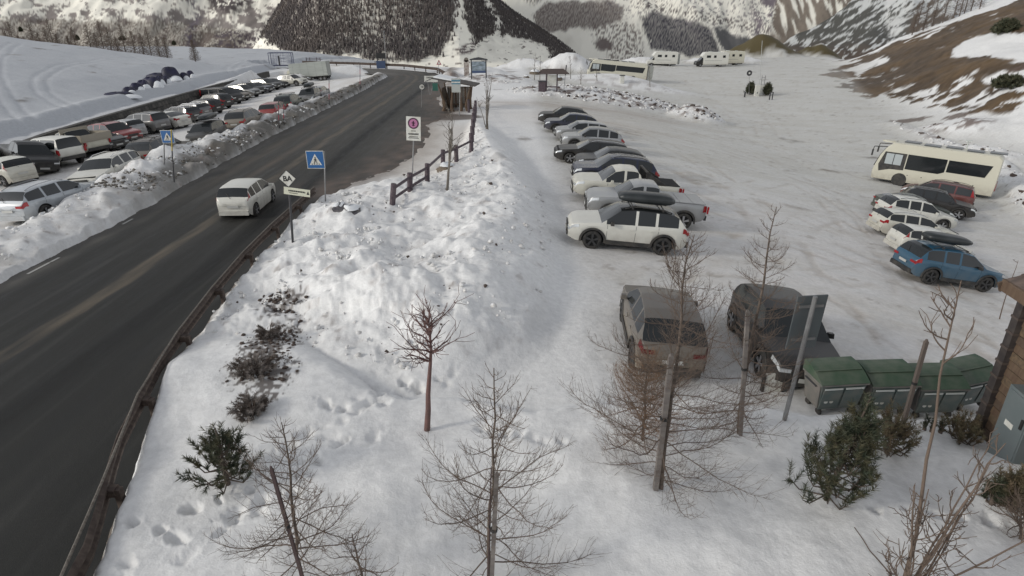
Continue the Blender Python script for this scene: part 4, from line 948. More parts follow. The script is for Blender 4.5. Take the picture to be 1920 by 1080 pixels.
# flatbed
def flatbed():
    root = make_car('pickup', CREAM, 'parked_pickup', rim=M_RIM)
    L = 5.25; st_ = paint('flatbed_beige', (.28, .25, .20), .6, .6)
    mb = MB().box((-1.45, 0, 1.13), (2.5, 2.05, .08))
    mb.build('load_bed', st_, root)
    for s_ in (-1, 1): MB().box((-1.45, s_*1.02, 1.37), (2.5, .04, .42)).build('side_board', st_, root)
    MB().box((-2.70, 0, 1.37), (.04, 2.05, .42)).build('tail_board', st_, root)
    MB().box((-.22, 0, 1.55), (.04, 1.9, .8)).build('headboard', st_, root)
    return root
bpy.data.objects.remove(w4)
park(flatbed(), (168,298), (168,298), 'beige flatbed truck with drop sides beside the white canopy pickup', G3, anchor=0, hd=153, cat='pickup truck')
G4 = 'cars parked along the snow bank by the road'
def row2(tp, pm, px, tail, label, hd, name='parked_car', **k):
    a = make_car(tp, pm, name, **k); park(a, px, px, label, G4, anchor=0 if tail else 1, hd=hd); return a
row2('estate', paint('pale_silver', (.40, .43, .46), .3, .3, .15), (58,424), 1, 'pale silver estate behind the snow bank, nearest in the left car park', 82)
row2('estate', WHITE2, (190,361), 0, 'white estate facing the camera from behind the snow bank', -88)
row2('suv', DUST, (291,320), 1, 'dirt covered grey SUV with roof rack seen from behind', 86, rack=True)
row2('hatch', DGREY, (394,276), 0, 'black hatchback with a roof box facing the camera', -86, box=(BOXM, .1))
row2('suv', BROWN, (464,251), 1, 'dusty brown SUV seen from behind, beside the red hatchback', 88)
row2('hatch', RED, (521,228), 1, 'red hatchback seen from behind near the snow stakes', 90)
row2('suv', GREEN, (550,214), 1, 'dark green SUV just beyond the red hatchback', 92, rack=True)
row2('crossover', GREY, (588,198), 0, 'grey car with a roof box, second beyond the red hatchback', -88, box=(BOXM, 0))
row2('hatch', SILVER, (606,190), 1, 'silver hatchback, farthest car along the road bank', 92)
# ------------------------------------------------------------------ coaches, camper vans, box truck
def boxwin(name, root, m, c, sz): return MB().box(c, sz).build(name, m, root)
def big_wheel(root, x, y, r, s_):
    w = spoked(root, (x, y, r), r, s_, .3, M_RIM); return w
def coach(L=9.6, W=2.35, Ht=3.2, pm=None):
    root = empty('parked_coach'); root['_L'] = L; root['_W'] = W; pm = pm or CREAM
    h = L/2; mb = MB(); prof = [(h-.02, .35), (h+.04, .9), (h-.02, 1.3), (h-.28, 2.3), (h-.62, 2.95), (h-1.05, Ht), (-h+.35, Ht), (-h+.06, Ht-.3), (-h, 1.2), (-h+.02, .35)]
    n = len(prof); ys = [(-W/2, .0), (-W/2+.10, .10), (W/2-.10, .10), (W/2, 0)]
    vs = []
    for (y, ins) in ((-W/2, .07), (-W/2+.12, 0), (W/2-.12, 0), (W/2, .07)):
        for (x, z) in prof: vs.append((x-math.copysign(ins, x)*.8, y, z-(ins if z > 2 else 0)))
    fs = [tuple(range(n))[::-1], tuple(range(3*n, 4*n))]
    for j in range(3):
        for i in range(n): fs.append((j*n+i, j*n+(i+1) % n, (j+1)*n+(i+1) % n, (j+1)*n+i))
    mb.add(vs, [f for f in fs]); mb.build('body', pm, root, smooth=True, angle=math.radians(30))
    MB().prism([(h-.02, -W/2+.16, 1.35), (h-.30, -W/2+.18, 2.3), (h-.60, -W/2+.22, 2.86), (h-.60, W/2-.22, 2.86), (h-.30, W/2-.18, 2.3), (h-.02, W/2-.16, 1.35)], (.05, 0, .02)).build('windscreen', M_GLASS, root)
    for s_ in (-1, 1):
        y = s_*(W/2+.006)
        P2 = lambda pts: MB().prism([(a, y, b) for a, b in pts], (0, s_*.012, 0))
        P2([(h-.45, 1.0), (h-.32, 1.55), (h-.62, 2.62), (h-2.2, 2.62), (h-2.2, 1.3), (h-1.2, 1.25)]).build('cab_panel', M_BLACK, root)
        for k in range(2): MB().box((h-1.02-k*.62, s_*(W/2+.022), 2.08), (.56, .014, .86)).build('cab_window', mat('pale_blind', (.42, .46, .47), .3), root)
        P2([(h-2.28, 1.42), (h-2.28, 2.62), (h-5.0, 2.62), (h-5.0, 1.62), (h-4.6, 1.42)]).build('side_window', M_GLASS, root)
        P2([(h-5.1, 1.66), (h-5.1, 2.60), (-h+.55, 2.60), (-h+.85, 1.66)]).build('side_window', M_GLASS, root)
        for k, xx in enumerate((h-2.9, h-3.9, h-4.9, h-6.3, h-7.4)):
            MB().box((xx, s_*(W/2+.004), .82), (.95, .012, .62)).build('locker_door', pm, root)
            MB().box((xx+.3, s_*(W/2+.014), .95), (.07, .012, .07)).build('locker_handle', M_BLACK, root)
        for xx in (h-2.1, -h+2.5):
            big_wheel(root, xx, s_*(W/2-.14), .46, s_)
            MB().tube((xx, s_*(W/2-.01), .5), (xx, s_*(W/2+.012), .5), .54, n=24).build('wheel_arch', M_BLACK, root)
        MB().box((h-.06, s_*(W/2-.3), .72), (.14, .36, .16)).build('headlight', M_LAMP, root)
        MB().box((-h-.0, s_*(W/2-.2), 1.0), (.06, .16, .5)).build('taillight', M_TAIL, root)
        m = MB().tube((h-.65, s_*(W/2-.1), 3.0), (h+.28, s_*(W/2+.08), 2.92), .035, n=6).tube((h+.28, s_*(W/2+.08), 2.92), (h+.32, s_*(W/2+.08), 2.7), .035, n=6).box((h+.32, s_*(W/2+.08), 2.42), (.10, .24, .5)); m.build('mirror', M_BLACK, root)
    MB().box((0, 0, .45), (L-.5, W-.2, .3)).build('underbody', M_UNDER, root)
    for i in range(5): MB().box((h-2.2-i*1.45, .25 if i % 2 else -.3, Ht+.05), (1.1, 1.1, .07)).build('roof_panel', mat('solar_panel', (.10, .11, .12), .3), root)
    MB().tube((h-.62, 0, Ht-.1), (h-.62, 0, Ht+.0), .6, n=18).build('roof_fairing', pm, root)
    return root
c1 = coach(8.5, 2.35, 3.4); MB().tube((-1.6, -.55, 3.4), (-1.6, -.55, 4.0), .05).box((-1.6, -.55, 4.05), (.45, .5, .06)).build('roof_aerial', mat('pale_plastic', (.55, .58, .55), .5), c1)
park(c1, (1634,338), (1852,376), 'cream touring coach with dark window band, parked at the right', None, cat='coach', sc=.91, anchor=.5)
c2 = coach(11.0, 2.45, 3.3, CREAM)
for i in range(2): MB().box((2.2-i*1.5, .1, 3.42), (1.2, 1.5, .10), Matrix.Rotation(.12, 3, 'Y')).build('roof_light', mat('dark_skylight', (.03, .035, .045), .2), c2)
MB().box((-5.5-.55, 0, 1.75), (1.0, 2.2, 2.5)).build('ski_locker', mat('locker_grey', (.30, .31, .29), .6), c2)
park(c2, (1102,148), (1207,151), 'cream coach with grey ski locker behind the snow mound', None, cat='coach', anchor=.5, hd=178, sc=.90)
def camper(L, cabm, dark=False):
    root = empty('camper_van'); root['_L'] = L; root['_W'] = 2.3; h = L/2; W = 2.3
    mb = MB(); prof = [(h-1.5, .45), (h-1.5, 1.7), (h-1.2, 2.2), (h-1.75, 2.95), (h-2.3, 3.05), (-h+.1, 3.0), (-h, 2.85), (-h, .5)]
    mb.prism([(a, -W/2, b) for a, b in prof], (0, W, 0)); mb.build('body', WHITE2 if not dark else CREAM, root)
    cp = [(h-1.6, .4), (h, .4), (h, .95), (h-.25, 1.15), (h-.75, 1.25), (h-1.4, 2.0), (h-1.6, 2.05)]
    MB().prism([(a, -.98, b) for a, b in cp], (0, 1.96, 0)).build('cab', cabm, root)
    MB().prism([(h-.80, -.9, 1.30), (h-1.40, -.85, 1.98), (h-1.40, .85, 1.98), (h-.80, .9, 1.30)], (.03, 0, .03)).build('windscreen', M_GLASS, root)
    for s_ in (-1, 1):
        MB().prism([(h-.95, s_*.985, 1.25), (h-1.35, s_*.985, 1.85), (h-1.58, s_*.985, 1.85), (h-1.58, s_*.985, 1.25)], (0, s_*.012, 0)).build('cab_window', M_GLASS, root)
        for xx, ww in ((h-2.6, .9), (h-4.0, .55), (-h+1.0, .6)): MB().box((xx, s_*(W/2+.008), 2.15), (ww, .02, .5)).build('side_window', M_GLASS, root)
        MB().box((-.2, s_*(W/2+.006), 1.3), (L-3.2, .012, .05)).build('stripe', GREY, root)
        for xx in (h-.95, -h+1.7): big_wheel(root, xx, s_*(W/2-.2), .35, s_)
        MB().box((h+.005, s_*.78, .80), (.04, .3, .18)).build('headlight', M_LAMP, root); MB().box((-h-.01, s_*.95, .95), (.04, .14, .3)).build('taillight', M_TAIL, root)
    MB().box((0, 0, .42), (L-.6, W-.3, .2)).build('underbody', M_UNDER, root)
    MB().box((.3, 0, 3.1), (.7, .7, .12)).box((-1.5, .3, 3.08), (.5, .5, .1)).build('roof_hatch', mat('pale_plastic', (.55, .58, .55), .5), root)
    return root
M1 = camper(6.7, WHITE2); MB().box((-3.35-.28, 0, 1.5), (.45, 1.9, 2.1)).build('rear_locker', mat('locker_grey', (.30, .31, .29), .6), M1)
park(M1, (1214,122), (1270,126), 'white camper van with grey rear locker, beyond the cream coach', 'camper vans on the far edge of the car park', cat='camper van', hd=180)
park(camper(7.0, BLACK), (1302,124), (1368,127), 'white camper van with black cab, between the other two campers', 'camper vans on the far edge of the car park', cat='camper van', hd=180)
park(camper(6.6, WHITE2, True), (1345,121), (1390,124), 'cream camper van partly behind the black nosed camper', 'camper vans on the far edge of the car park', cat='camper van', hd=180)
def boxtruck():
    L = 8.0; root = empty('box_truck'); root['_L'] = L; root['_W'] = 2.4; pale = mat('truck_panel', (.40, .42, .39), .6, noise=((.5, .5, 6), (.34, .36, .33)))
    MB().box((0, 0, 2.25), (7.6, 2.4, 2.7)).build('cargo_box', pale, root)
    for s_ in (-1, 1):
        MB().box((0, s_*1.205, .93), (7.6, .02, .10)).build('lower_rail', M_BLACK, root)
        for xx in (2.6, -2.2, -3.0): big_wheel(root, xx, s_*1.02, .42, s_)
        for k in range(5): MB().box((-3.0+k*1.5, s_*1.206, 2.25), (.03, .012, 2.6)).build('panel_seam', mat('seam_grey', (.25, .26, .25), .7), root)
    MB().box((0, 0, .72), (7.4, 1.9, .34)).build('chassis', M_UNDER, root)
    MB().box((-3.83, 0, 2.25), (.06, 2.2, 2.5)).build('rear_door', mat('locker_grey', (.30, .31, .29), .6), root)
    MB().prism([(3.82, -1.1, .5), (4.6, -1.1, .5), (4.55, -1.1, 1.5), (4.3, -1.1, 2.4), (3.82, -1.1, 2.5)], (0, 2.2, 0)).build('cab', CREAM, root)
    MB().prism([(4.57, -1.0, 1.5), (4.34, -1.0, 2.3), (4.34, 1.0, 2.3), (4.57, 1.0, 1.5)], (.03, 0, 0)).build('windscreen', M_GLASS, root)
    return root
park(boxtruck(), (550,153), (616,153), 'pale grey box truck at the end of the wall row', None, cat='truck', hd=178, sc=.80)
# ================================================================== BUILT THINGS
M_STEEL = mat('galvanised_steel', (.30, .30, .30), .5, .5, noise=(3, (.20, .20, .20))); M_DSTEEL = mat('dark_steel', (.06, .06, .065), .5, .4)
M_CORTEN = mat('rusty_steel', (.05, .034, .028), .8, noise=((2, 9, 9), (.10, .075, .06)), bump=(.3, .01)); M_WOOD1 = mat('weathered_wood', (.125, .085, .055), .8, noise=((14, 14, 2), (.09, .055, .035)), bump=(.4, .01))
M_WOODG = mat('grey_wood', (.20, .18, .155), .85, noise=((20, 20, 1.5), (.11, .095, .08)), bump=(.5, .01)); M_FENCE = mat('dark_stained_wood', (.060, .042, .055), .75, noise=((9, 9, 9), (.11, .085, .09)))
M_SBLUE = mat('sign_blue', (.02, .11, .30), .45); M_SWHITE = mat('sign_white', (.66, .66, .62), .45, noise=(5, (.55, .54, .48))); M_SBLACK = mat('sign_black', (.02, .02, .02), .6); M_SRED = mat('sign_red', (.35, .03, .06), .5)
M_SNOWCAP = mat('settled_snow', (.80, .82, .84), .6, spec=.25); M_GREENP = mat('green_panel', (.03, .12, .09), .5); M_YEL = mat('yellow_paint', (.45, .33, .04), .6)
def above(b, px, py, Y=None):
    """point at the distance of b that is seen in that direction"""
    u = (px-960)/FOC; v = (540-py)/FOC; d = Vector((u, CT+v*ST, -ST+v*CT)); t = (Y or b.y)/d.y
    return Vector((d.x*t, d.y*t, H+d.z*t))
def pole_on(root, b, tip, r=.03, m=None, name='pole', n=8, sink=.3):
    o = MB().tube(Vector((0, 0, -sink)), tip-b, r, n=n).build(name, m or M_STEEL, root); return o
# ---- guard rail
def guard_rail():
    root = empty('guard_rail', (0, 0, 0), 0, 'low rusty steel guard rail along the near road edge', 'guard rail')
    ys = [3.0, 5.6, 8.2, 10.9, 13.7, 16.6, 19.6, 22.6, 25.6, 28.4]
    prof = [(-.02, .44), (.035, .47), (.035, .53), (-.03, .57), (-.03, .61), (.035, .65), (.035, .71), (-.02, .745), (-.035, .75), (-.05, .745), (0, .70), (0, .655), (-.065, .615), (-.065, .565), (0, .525), (0, .48), (-.05, .445)]
    n = len(prof)
    for a, b in zip(ys[:-1], ys[1:]):
        vs = []; k = 4
        for i in range(k+1):
            y = a+(b-a)*i/k; x = float(xr(y))+.10
            for (dx, z) in prof: vs.append((x+dx, y-(.012 if i == 0 else -.012 if i == k else 0)*0, z))
        fs = [(i*n+j, i*n+(j+1) % n, (i+1)*n+(j+1) % n, (i+1)*n+j) for i in range(k) for j in range(n)]+[tuple(range(n)), tuple(range(k*n, (k+1)*n))[::-1]]
        MB().add(vs, fs).build('rail_beam', M_CORTEN, root)
        MB().tube((float(xr(a))+.06, a, .775), (float(xr(b))+.06, b, .775), .022, n=6).build('rail_highlight', M_WOODG, root)  # pale tube standing in for the highlight along the beam's top edge
        x = float(xr(a))+.10
        MB().box((x+.20, a, .16), (.10, .12, .98)).build('post', M_CORTEN, root)
        MB().box((x+.10, a, .60), (.14, .18, .14)).build('spacer', M_CORTEN, root)
    return root
guard_rail()
def far_rail():
    root = empty('guard_rail', (0, 0, 0), 0, 'distant rusty guard rail round the outside of the road bend', 'guard rail')
    P = [(-10.4, 100), (-12.5, 108.5), (-19.5, 117.5), (-30, 123.5), (-41, 127.5)]
    for a, b in zip(P[:-1], P[1:]):
        MB().prism([(a[0], a[1], .42), (a[0], a[1], .85), (a[0]+.1, a[1]+.1, .85), (a[0]+.1, a[1]+.1, .42)], (b[0]-a[0], b[1]-a[1], 0)).build('rail_beam', M_CORTEN, root)
        for t in (0, .33, .66): MB().box((a[0]+(b[0]-a[0])*t, a[1]+(b[1]-a[1])*t, .2), (.15, .15, 1.0)).build('post', M_CORTEN, root)
far_rail()
# ---- long retaining wall of rough stone, left car park
def stone_wall():
    root = empty('retaining_wall', (0, 0, 0), 0, 'long low dark stone retaining wall under the snow hill', 'wall')
    ms = [mat('wall_stone', (.085, .08, .072), .9, noise=(3, (.05, .048, .045))), mat('wall_stone_pale', (.14, .13, .115), .9, noise=(3, (.08, .075, .07)))]
    P = [(float(xw(y)), y) for y in np.arange(30, 106, 1.0)]
    vs = []
    for (x, y) in P: zb_ = float(base(x+.8, y)); vs += [(x+.02, y, zb_-.3), (x-.06, y, .52), (x-.5, y, .52)]
    fs = []
    for i in range(len(P)-1): a = i*3; fs += [(a, a+3, a+4, a+1), (a+1, a+4, a+5, a+2)]
    MB().add(vs, fs).build('wall_core', ms[0], root)
    protos = []
    for k in range(6):
        w = random.uniform(.5, .95); h = random.uniform(.24, .34); j = lambda: random.uniform(-.05, .05)
        mb = MB(); vs = [(.0+(.10+j() if f else 0), (-w/2+.02+j()*.5) if s < 0 else (w/2-.02+j()*.5), (-h/2+.012 if z < 0 else h/2-.012)+j()*.3) for f in (0, 1) for s in (-1, 1) for z in (-1, 1)]
        mb.add(vs, [(0,1,3,2),(4,6,7,5),(0,4,5,1),(2,3,7,6),(0,2,6,4),(1,5,7,3)]); me = bpy.data.meshes.new('stone'); me.from_pydata(mb.v, [], mb.f); me.materials.append(ms[k % 2]); protos.append((w, me))
    cnt = 0
    for row in range(4):
        y = 32.0+row*.3
        while y < 84 and cnt < 296:
            w, me = random.choice(protos); y += w/2
            z0_ = float(base(xw(y)+.8, y)); z = z0_+.12+row*(.46-z0_)/4
            o = bpy.data.objects.new('stone', me); COL.objects.link(o); o.parent = root; o.location = (float(xw(y))+.02-(.02*row), y, z); o.scale = (1, 1, (.46-z0_)/4/.30); y += w/2; cnt += 1
stone_wall()
# ---- fence of dark posts and rails
def fence():
    root = empty('post_fence', (0, 0, 0), 0, 'dark stained post and rail fence along the snowy footpath', 'fence')
    bs = [((733,386), (738,340)), ((768,362), (768,320)), ((800,341), (801,305)), ((830,311), (831,292)), ((856,302), (855,280)), ((883,286), (884,262))]
    pts = []
    for (bp, tp) in bs:
        b = at(*bp); t = above(b, *tp); h = max(1.0, t.z-b.z); b.z -= .1; t = Vector((t.x, b.y, b.z+h)); pts.append((b, t))
        MB().tube(b-Vector((0, 0, .3)), t, .13, .12, n=10).build('post', M_FENCE, root, smooth=False)
    for i in range(len(pts)-1):
        (b0, t0), (b1, t1) = pts[i], pts[i+1]
        for f in ((.80,) if i > 1 else (.80, .36)): MB().tube(b0.lerp(t0, f), b1.lerp(t1, f), .065, n=8).build('rail', M_FENCE, root)
    # the run seen end on
    a = at(884,286); c = at(892,212)
    prev = None
    for k in range(8):
        p = a.lerp(c, k/7); p.z = gz(p.x, p.y); q = p+Vector((0, 0, 1.15)); MB().tube(p-Vector((0, 0, .3)), q, .12, n=8).build('post', M_FENCE, root)
        if prev:
            MB().tube(prev.lerp(Vector((prev.x, prev.y, prev.z+1.15)), .8), q-Vector((0, 0, .23)), .05, n=6).build('rail', M_FENCE, root)
        prev = p
fence()
# ---- road signs
def ped_sign(root, c, s=.72, ry=0.0):
    g = MB().box((0, 0, 0), (s*1.07, .02, s*1.07)).build('sign_rim', M_SWHITE, root); g.location = c; g.rotation_euler = (0, 0, ry)
    MB().box((0, -.014, 0), (s, .012, s)).build('sign_panel', M_SBLUE, g)
    h = s*.37
    MB().prism([(-h, -.024, -h*.85), (h, -.024, -h*.85), (0, -.024, h*.95)], (0, .006, 0)).build('white_triangle', M_SWHITE, g)
    mb = MB().box((0, -.028, s*.135), (s*.06, .004, s*.07)).prism([(-s*.03, -.026, s*.10), (s*.03, -.026, s*.10), (s*.035, -.026, -s*.06), (-s*.03, -.026, -s*.06)], (0, -.004, 0))
    for q in ((-.02, -.05, -.10, -.22), (.02, -.05, .09, -.22), (0, .07, .08, -.03), (0, .07, -.08, -.02)):
        mb.tube((q[0]*s, -.028, q[1]*s), (q[2]*s, -.028, q[3]*s), s*.02, n=4)
    mb.build('walking_figure', M_SBLACK, g)
    mb = MB()
    for k in range(4): mb.box(((-.21+.14*k)*s, -.028, -.26*s), (s*.06, .004, s*.05))
    mb.build('zebra_bars', M_SBLACK, g); return g
def crossing_sign(bp, tp, sp, s, label, off):
    b = at(*bp); t = above(b, *tp); root = empty('road_sign', b, 0, label, 'road sign'); pole_on(root, b, t, .032)
    c = above(b, *sp)-b; ped_sign(root, c+Vector((0, -.05, 0)), s)
crossing_sign((609,376), (608,284), (592,299), .74, 'blue pedestrian crossing sign on a steel pole by the snow heap', 0)
crossing_sign((306,313), (307,243), (315,256), .62, 'blue pedestrian crossing sign standing in the left snow bank', 0)
b = at(325,340); r_ = empty('snow_stake', b, 0, 'dark stake with yellow top beside the left crossing sign', 'snow stake', 'snow stakes along the left road bank')
t = above(b, 321, 243); pole_on(r_, b, b+(t-b)*.6, .03, M_DSTEEL); MB().tube((t-b)*.6, t-b, .03, n=8).build('marker_band', M_YEL, r_)
for bp, tp, lb in (((523,234),(522,188),'thin snow stake left of the pair near the red hatchback'), ((532,230),(532,187),'thin snow stake right of the pair near the red hatchback'), ((617,196),(617,146),'snow stake in the bank beyond the last parked cars'), ((675,167),(675,120),'farthest snow stake in the bank near the road bend')):
    b = at(*bp); t = above(b, *tp); r_ = empty('snow_stake', b, 0, lb, 'snow stake', 'snow stakes along the left road bank'); v = t-b
    for k in range(5): MB().tube(v*(k/5) if k else Vector((0, 0, -.3)), v*((k+1)/5), .035, n=6).build('pole_band', M_SRED if k % 2 else M_DSTEEL, r_)
# BA sign
b = at(548,456); t = above(b, 540, 322); r_ = empty('road_sign', b, 0, 'white diamond BA sign above a narrow name board', 'road sign'); pole_on(r_, b, t, .045, M_DSTEEL)
c = above(b, 540, 334)-b; g = MB().box((0, 0, 0), (.42, .02, .42), Matrix.Rotation(math.pi/4, 3, 'Y')).build('diamond_panel', M_SWHITE, r_); g.location = c+Vector((0, -.06, 0))
mb = MB()
for k in range(4):
    a0 = math.pi/2*k; a1 = a0+math.pi/2; mb.tube((.305*math.cos(a0), -.012, .305*math.sin(a0)), (.305*math.cos(a1), -.012, .305*math.sin(a1)), .012, n=4)
mb.build('black_border', M_SBLACK, g); text('BA', .26, M_SBLACK, g, (0, -.014, -.01), bold=.008)
c = above(b, 558, 359)-b; g = MB().box((0, 0, 0), (.92, .02, .26)).build('name_board', mat('sign_cream', (.62, .62, .50), .5), r_); g.location = c+Vector((0, -.07, 0)); g.rotation_euler = (0, .14, 0)
mb = MB(); x = -.30
for w in (.05,.04,.06,.03,.05,.06,.02,.05,.04,.06,.05,.03): mb.box((x+w/2, -.014, .02), (w*.8, .004, .055)); x += w+.005
mb.box((-.12, -.014, -.06), (.30, .004, .018)); mb.build('lettering', M_SBLACK, g)
MB().prism([(.34, -.014, -.05), (.44, -.014, -.05), (.39, -.014, .08)], (0, .004, 0)).build('black_triangle', M_SBLACK, g)
MB().box((0, 0, 0), (.12, .10, .16)).build('bracket', M_DSTEEL, r_).location = above(b, 539, 354)-b
# no stopping sign
b = at(771,352); t = above(b, 777, 224); r_ = empty('road_sign', b, 0, 'tall white board with a red ringed prohibition symbol behind the fence', 'road sign'); pole_on(r_, b, t, .03)
c = above(b, 775.5, 241)-b; g = MB().box((0, 0, 0), (.66, .02, 1.08)).build('white_board', M_SWHITE, r_); g.location = c+Vector((0, -.05, 0)); g.rotation_euler = (0, .05, 0)
MB().tube((0, -.018, .24), (0, -.011, .24), .25, n=28).build('dark_ring', mat('sign_dark_red', (.07, .02, .05), .5), g)
MB().tube((0, -.024, .24), (0, -.018, .24), .19, n=28).build('pink_disc', mat('sign_faded_pink', (.42, .16, .30), .5), g)
MB().box((0, -.027, .26), (.16, .006, .05)).box((0, -.027, .24), (.05, .006, .22)).box((0, -.027, .16), (.12, .006, .04)).build('symbol', mat('sign_dark_red', (.07, .02, .05), .5), g)
mb = MB()
for z, w in ((-.10, .22), (-.22, .50), (-.26, .46), (-.36, .40), (-.42, .48)): mb.box((0, -.014, z), (w, .004, .028))
mb.build('lettering', M_SBLACK, g)
# town-end sign
b = at(806,178); r_ = empty('road_sign', b, 0, 'white town name board crossed by a black bar above a small green board', 'road sign')
c = above(b, 808, 148)-b; pole_on(r_, b, b+c+Vector((-.45, 0, .2)), .03); pole_on(r_, b, b+c+Vector((.45, 0, .2)), .03)
g = MB().box((0, 0, 0), (1.55, .02, .68)).build('white_board', M_SWHITE, r_); g.location = c+Vector((0, -.05, 0)); text('TREPALLE', .25, M_SBLACK, g, (0, -.016, .14), bold=.006, sx=.95)
MB().box((0, -.02, 0), (1.45, .006, .07), Matrix.Rotation(-.40, 3, 'Y')).build('black_bar', M_SBLACK, g)
c = above(b, 816, 163)-b; MB().box(c+Vector((0, -.05, 0)), (.62, .02, .85)).build('green_board', M_GREENP, r_)
b = at(790,202); r_ = empty('road_sign', b, 0, 'small round white sign on a thin pole left of the town board', 'road sign'); c = above(b, 791, 163)-b; pole_on(r_, b, b+c+Vector((0, 0, .2)), .025)
MB().tube(c+Vector((0, -.05, 0)), c+Vector((0, -.03, 0)), .29, n=24).build('red_rim', M_SBLACK, r_); g = MB().tube(c+Vector((0, -.06, 0)), c+Vector((0, -.05, 0)), .24, n=24).build('disc', M_SWHITE, r_); text('10', .28, M_SBLACK, r_, c+Vector((0, -.065, 0)), bold=.008)
b = at(821,140); r_ = empty('road_sign', b, 0, 'triangular warning sign near the road bend', 'road sign'); c = above(b, 823, 117)-b; pole_on(r_, b, b+c, .04)
MB().prism([(c.x-.42, c.y-.05, c.z-.36), (c.x+.42, c.y-.05, c.z-.36), (c.x, c.y-.05, c.z+.42)], (0, .02, 0)).build('triangle_rim', M_SRED, r_)
MB().prism([(c.x-.25, c.y-.06, c.z-.26), (c.x+.25, c.y-.06, c.z-.26), (c.x, c.y-.06, c.z+.22)], (0, .008, 0)).build('triangle_field', M_SWHITE, r_)
# bus stop sign
b = at(861,217); r_ = empty('bus_stop_sign', b, 0, 'tall bus stop board with blue band in front of the wooden shelter', 'bus stop sign'); t = above(b, 863, 148); pole_on(r_, b, t, .045, M_STEEL)
c = above(b, 855, 160)-b; g = MB().box((0, 0, 0), (.80, .05, 1.2)).build('board', mat('board_grey', (.42, .44, .42), .5), r_); g.location = c+Vector((0, -.05, 0))
MB().box((0, -.03, .40), (.78, .01, .16)).box((0, -.03, .15), (.78, .01, .10)).build('blue_band', mat('band_blue', (.08, .20, .28), .5), g); MB().box((0, -.03, .27), (.78, .01, .12)).build('white_band', M_SWHITE, g)
# ---- wooden bus shelter with bent log posts
def shelter():
    b = at(858,206); b.z = float(base(b.x, b.y)); root = empty('bus_shelter', b, -.12, 'rustic wooden bus shelter with curved log posts and snowy roof', 'bus shelter')
    for k, (x, y, bend) in enumerate(((-1.15,-.8,-.5),(-.35,-.9,.15),(.55,-.85,-.1),(1.1,-.8,.45),(-1.15,.9,-.3),(1.1,.9,.3))):
        mb = MB(); p = Vector((x+bend*.2, y, -.1)); 
        for i in range(6):
            t = (i+1)/6; q = Vector((x+bend*t*t*1.0-(bend*.2 if i < 2 else 0), y, 2.45*t)); mb.tube(p, q, .17-.02*i, .15-.02*i, n=8); p = q
        mb.build('log_post', M_WOOD1, root)
    for k in range(10): MB().box((-1.05+k*.24, .95, 1.1), (.225, .05, 2.0)).build('plank', M_WOOD1 if k % 2 else M_WOODG, root)
    for k in range(7): MB().box((-1.3, -.65+k*.25, 1.1), (.05, .235, 2.0)).build('plank', M_WOODG if k % 2 else M_WOOD1, root)
    MB().box((0, .5, .48), (2.0, .4, .08)).build('bench', M_WOOD1, root)
    MB().prism([(-2.05, -1.35, 2.95), (2.0, -1.35, 2.30), (2.0, -1.35, 2.42), (-2.05, -1.35, 3.07)], (0, 2.8, 0)).build('roof', mat('dark_roof', (.055, .05, .05), .8, noise=(4, (.09, .08, .07))), root)
    MB().prism([(-2.0, -1.3, 3.08), (-.2, -1.3, 2.79), (-.2, -1.3, 2.90), (-1.9, -1.3, 3.20)], (0, 2.7, 0)).build('roof_snow', M_SNOWCAP, root)
shelter()
b = at(879,211); r_ = empty('wooden_post', b, 0, 'short dark post standing right of the bus shelter', 'post'); MB().tube((0, 0, -.3), (0, 0, 1.15), .12, n=10).build('shaft', M_FENCE, r_); MB().tube((0, 0, 1.15), (0, 0, 1.19), .13, n=10).build('cap', M_DSTEEL, r_)
# ---- information boards and kiosk
b = at(898,147); r_ = empty('notice_board', b, .05, 'framed blue panorama notice board beyond the bus shelter', 'notice board')
for x in (-1.0, 1.0): MB().box((x, 0, 1.15), (.16, .16, 2.6)).build('post', M_DSTEEL, r_)
MB().box((0, -.04, 1.45), (1.84, .05, 1.5)).build('panel', mat('panorama_print', (.30, .36, .42), .5, noise=((1.5, 1, 5), (.10, .13, .14))), r_)
MB().box((0, -.075, .86), (1.82, .02, .30)).build('blue_strip', mat('band_navy', (.05, .08, .16), .5), r_); MB().prism([(-1.25, -.2, 2.38), (1.25, -.2, 2.38), (1.2, -.2, 2.5), (0, -.2, 2.75), (-1.2, -.2, 2.5)], (0, .4, 0)).build('roof', M_DSTEEL, r_)
b = at(875,142); r_ = empty('information_pillar', b, 0, 'narrow brown information pillar beside the blue notice board', 'information pillar'); MB().box((0, 0, 1.1), (.75, .3, 2.3)).build('pillar', mat('pillar_print', (.22, .17, .15), .7, noise=(3, (.45, .42, .38))), r_); MB().tube((0, -.15, 2.3), (0, .15, 2.3), .34, n=14).build('rounded_top', M_WOODG, r_)
b = at(1034,172); r_ = empty('map_kiosk', b, .1, 'small roofed wooden map kiosk on the snow mound', 'kiosk')
for x in (-.62, .62): MB().box((x, 0, 1.0), (.14, .14, 2.4)).build('post', M_FENCE, r_)
MB().box((0, -.03, 1.25), (1.08, .05, 1.15)).build('map_panel', M_SWHITE, r_); MB().box((0, -.03, .55), (1.1, .05, .12)).build('crossbar', M_FENCE, r_)
MB().prism([(-1.5, -.75, 2.0), (1.9, -.75, 1.95), (1.3, -.1, 2.45), (-1.1, -.1, 2.45)], (0, 0, .07)).prism([(-1.1, -.1, 2.45), (1.3, -.1, 2.45), (1.9, .7, 2.0), (-1.5, .7, 2.0)], (0, 0, .07)).build('roof', mat('kiosk_roof', (.085, .065, .06), .8), r_)
